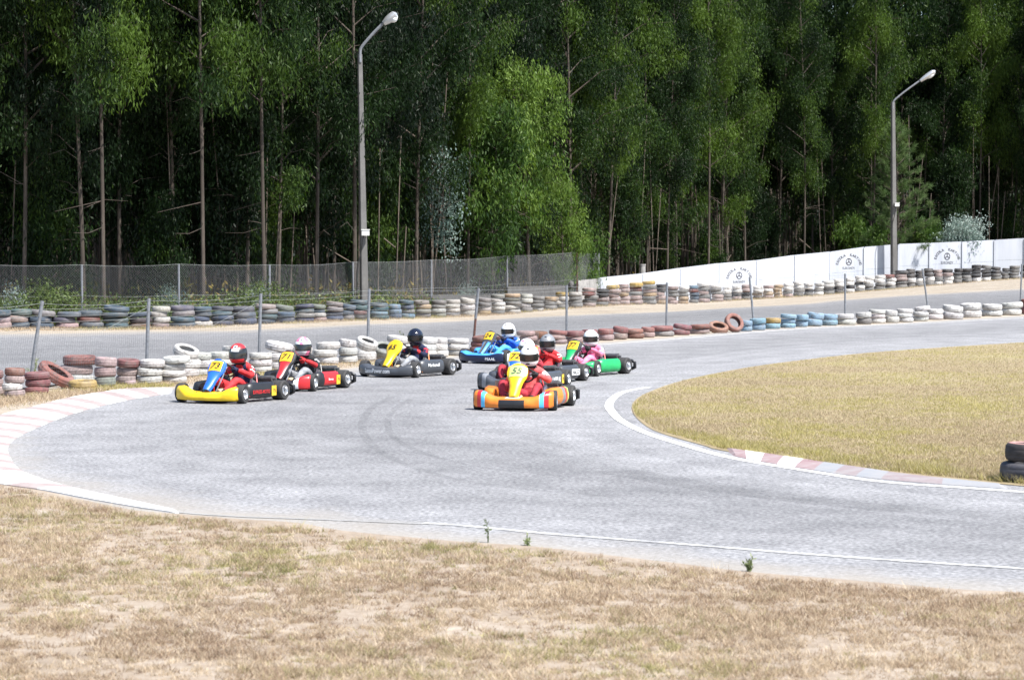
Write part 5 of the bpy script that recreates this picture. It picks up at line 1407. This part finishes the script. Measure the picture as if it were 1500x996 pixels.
dd = dfar(C[:, 0]) + C[:, 1]; C = np.stack([C[:, 0] * dd, dd, C[:, 2]], 1)
V, Fq, T = leaves(rng, C, 26, (.6, .6, .6), (.35, .7), (.07, .13), 1., np.clip(rng.normal(.3, .15, len(C)), 0, 1))
b0 = len(mb.v); tv = np.array(mb.v); tf_ = np.array(mb.f)
tag(npmesh('forest', np.concatenate([tv, V]), np.concatenate([tf_, Fq + b0]), [M_BARK, M_LEAF], attrs={'tint': ('FLOAT', np.concatenate([np.zeros(b0), T]))}, mi=np.concatenate([np.zeros(len(tf_)), np.ones(len(Fq))])), 'far part of the eucalyptus wood closing off the view', kind='stuff')

# ------------------------------------------------------------------ grass
M_GRASS = leaf_mat('dry_grass_blade', (.185, .122, .085), (.40, .315, .22), (.56, .465, .345), trans=.25, gloss=.8)
M_GRASS_G = leaf_mat('green_grass_blade', (.12, .12, .05), (.28, .26, .12), (.46, .40, .22), trans=.3, gloss=.7)
ex = np.array([p[0] for p in OUT[21:]], float); ey = np.array([p[1] for p in OUT[21:]], float)
def topx(X, Y, Z=0.):
    dz = Z - CAMH; f_ = Y * CP - dz * SP; u_ = Y * SP + dz * CP
    return 750 + F * X / f_, 498 - F * u_ / f_
def hashn(X, Y, s, seed):
    """cheap smooth value noise"""
    r = np.random.default_rng(seed); Tb = r.uniform(0, 1, (64, 64))
    x = X * s; y = Y * s; xi = np.floor(x).astype(int); yi = np.floor(y).astype(int); fx = x - xi; fy = y - yi
    fx = fx * fx * (3 - 2 * fx); fy = fy * fy * (3 - 2 * fy)
    g = lambda a, b: Tb[a % 64, b % 64]
    return (g(xi, yi) * (1 - fx) + g(xi + 1, yi) * fx) * (1 - fy) + (g(xi, yi + 1) * (1 - fx) + g(xi + 1, yi + 1) * fx) * fy
def blades(rng, X, Y, Z, h, w, lean, tint):
    n = len(X); b = np.stack([X, Y, Z], 1)
    a = rng.uniform(0, 6.28, n); l = rng.normal(0, lean, (n, 2)) * h[:, None]
    s = np.stack([np.cos(a), np.sin(a), np.zeros(n)], 1) * w[:, None]
    tip = b + np.concatenate([l, h[:, None]], 1)
    V = np.stack([b - s, b + s, tip], 1).reshape(-1, 3); return V, np.arange(n * 3).reshape(-1, 3), np.repeat(tint, 3)
rng = np.random.default_rng(77)
n = 72000
Y = 11 + 12.5 * rng.uniform(0, 1, n) ** .9; X = rng.uniform(-.245, .245, n) * Y
px_, py_ = topx(X, Y)
m1 = hashn(X, Y, 1.1, 1); m2 = hashn(X, Y, 3.3, 2); m3 = hashn(X, Y, 9., 3); m4 = hashn(X, Y, .45, 4)
dens = .30 * m1 + .42 * m2 + .62 * m3 - .30
keep = (py_ > np.interp(px_, ex, ey) + 2 + 9 * m3) & (rng.uniform(0, 1, n) < np.clip(dens * 1.45, .05, 1))
X, Y, m1, m2, m3, m4 = X[keep], Y[keep], m1[keep], m2[keep], m3[keep], m4[keep]; nt_ = len(X)
per = 15; n = nt_ * per
size = np.repeat(np.where(rng.uniform(0, 1, nt_) < .10, 1.7, 1.) * rng.uniform(.6, 1.25, nt_) * (.7 + .5 * m2), per)
tt = np.repeat(np.clip(.10 + .40 * hashn(X, Y, 1.7, 12) + rng.normal(.14, .26, nt_), 0, 1), per)
gr = np.repeat((m4 * .35 + m1 * .3 + m3 * .35 + rng.normal(0, .14, nt_)) > .73, per)
X = np.repeat(X, per) + rng.normal(0, .026, n) * size; Y = np.repeat(Y, per) + rng.normal(0, .026, n) * size
h = rng.uniform(.012, .042, n) * size * np.where(gr, 1.25, 1); w_ = rng.uniform(.0014, .0032, n); green = gr
V, Fq, T = blades(rng, X, Y, np.full(n, .008), h, w_, .8, np.clip(tt + rng.normal(0, .10, n), 0, 1))
mi = green.astype(int)
tag(npmesh('grass', V, Fq, [M_GRASS, M_GRASS_G], attrs={'tint': ('FLOAT', T)}, mi=mi), 'short parched grass on the verge nearest the camera', kind='stuff')
print('verge blades', n)
# infield
n = 420000
u = rng.uniform(.045, .245, n); Y = 20 / rng.uniform(20 / 62, 1, n); X = u * Y; px_, py_ = topx(X, Y)
itop = np.array(sorted(INN[:8])); ibot = np.array(sorted(INN[7:]))
m1 = hashn(X, Y, .5, 5); m2 = hashn(X, Y, 2.1, 6); m3 = hashn(X, Y, 6., 7)
keep = (px_ > 927) & (py_ > np.interp(px_, itop[:, 0], itop[:, 1]) + 1) & (py_ < np.interp(px_, ibot[:, 0], ibot[:, 1]) - 1 - 2 * m3)
edge_d = np.interp(px_, ibot[:, 0], ibot[:, 1]) - py_
X, Y, m1, m2, m3, ed = X[keep], Y[keep], m1[keep], m2[keep], m3[keep], edge_d[keep]; n = len(X)
h = rng.uniform(.014, .04, n) * (.6 + .8 * m2) * np.where((ed < 14) & (m3 > .4), 2.0, 1); w_ = rng.uniform(.0025, .0048, n)
green = (m1 * .45 + m2 * .3 + m3 * .25 + rng.normal(0, .12, n) + np.where(ed < 26, .16 * (1 - ed / 26), 0)) > .60
M_IG = leaf_mat('infield_dry_blade', (.22, .165, .11), (.39, .32, .21), (.53, .46, .32), trans=.25, gloss=.8)
M_IGG = leaf_mat('infield_green_blade', (.17, .16, .06), (.31, .275, .115), (.44, .39, .18), trans=.3, gloss=.7)
V, Fq, T = blades(rng, X, Y, np.full(n, .012), h, w_, .7, np.clip(.25 + .6 * m1 * .5 + .5 * m2 * .6 + rng.normal(-.02, .2, n), 0, 1))
tag(npmesh('grass', V, Fq, [M_IG, M_IGG], attrs={'tint': ('FLOAT', T)}, mi=green.astype(int)), 'olive and straw coloured grass covering the infield', kind='stuff')
print('infield blades', n)
# strip of dry grass at the foot of the tyre rows
P_, H_ = [], []
for k in range(70000):
    if k % 2:
        x = rng.uniform(-100, 720) if k % 6 else rng.uniform(-100, 1560); y = nrow_y(x) + rng.normal(1.5, 3.5) + (7 * rng.uniform(0, 1) if x < 240 else 0)
        if x > 250 and rng.uniform() < .45: continue
        if y > np.interp(x, [-66, 0, 44, 109, 184, 252, 330, 440, 520, 690, 877, 1500], [627, 608, 596, 580, 569, 567, 560, 549, 538, 518, 501, 461]): continue
        r_ = ray(x, y); t = CAMH / -r_[2]; p = r_ * t
        P_.append((p[0], p[1], .002)); H_.append(rng.uniform(.02, .085) * (1.0 if x < 260 else .7))
    else:
        x = rng.uniform(-150, 1600); d = float(dfar((x - 750) / F)) - rng.uniform(-.4, 1.6) * (1 if x < 1150 else 1.8); p = onx(x, d)
        if math.sin(x * .03) + math.sin(x * .011) < rng.uniform(-2, 1): continue
        P_.append((p.x, p.y, p.z)); H_.append(rng.uniform(.03, .11) * (1.8 if 1060 < x < 1240 and rng.uniform() < .3 else 1))
P_ = np.array(P_); H_ = np.array(H_); n = len(P_)
g_ = hashn(P_[:, 0], P_[:, 1], .9, 9) + rng.normal(0, .15, n) > .62
V, Fq, T = blades(rng, P_[:, 0], P_[:, 1], P_[:, 2], H_, rng.uniform(.003, .006, n), .7, np.clip(rng.normal(.5, .25, n), 0, 1))
tag(npmesh('grass', V, Fq, [M_GRASS, M_IGG], attrs={'tint': ('FLOAT', T)}, mi=g_.astype(int)), 'tufts of dry grass along the feet of both tyre rows', kind='stuff')

# single weeds on the near verge and beside the tyres
M_WEED = leaf_mat('weed_leaf', (.09, .12, .055), (.18, .21, .10), (.3, .32, .16), trans=.25)
def weed(px, h, spread, n_st, lab, seed, flower=False):
    rg = np.random.default_rng(seed); p = ground(*px); root = empty('weed', p); tag(root, lab, 'weed')
    mb = MB(); C = []
    for k in range(n_st):
        a = rg.uniform(0, 6.28); l = spread * rg.uniform(.2, 1) if n_st > 1 else spread * .3; hh = h * rg.uniform(.6, 1) if k else h
        q = [np.array([math.cos(a) * l * t * t, math.sin(a) * l * t * t, hh * t]) for t in (0, .4, .75, 1)]
        mb.tube(q, [.005, .004, .003, .002], 5)
        for t in np.linspace(.15, 1, int(6 + hh * 40)): C.append(np.array([math.cos(a) * l * t * t, math.sin(a) * l * t * t, hh * t]))
    mb.build('stem', M_WEED, root)
    V, Fq, T = leaves(rg, np.array(C), 3, (.006, .006, .01), (.02, .05), (.004, .009), -.6, np.full(len(C), .5), horiz=.7)
    npmesh('leaves', V, Fq, M_WEED, root, attrs={'tint': ('FLOAT', T)})
weed((715, 795), .17, .05, 1, 'tall thin weed standing alone at the edge of the verge', 1)
weed((772, 800), .06, .05, 2, 'short sparse weed beside the tall thin one', 2)
weed((1097, 838), .09, .07, 4, 'leafy green weed at the verge edge before the white line', 3)
weed((598, 521), .55, .35, 9, 'bushy weed growing behind the white tyres by the blue-black helmet', 4)
weed((50, 563), .42, .35, 6, 'straggly weed at the foot of the leaning post', 5)
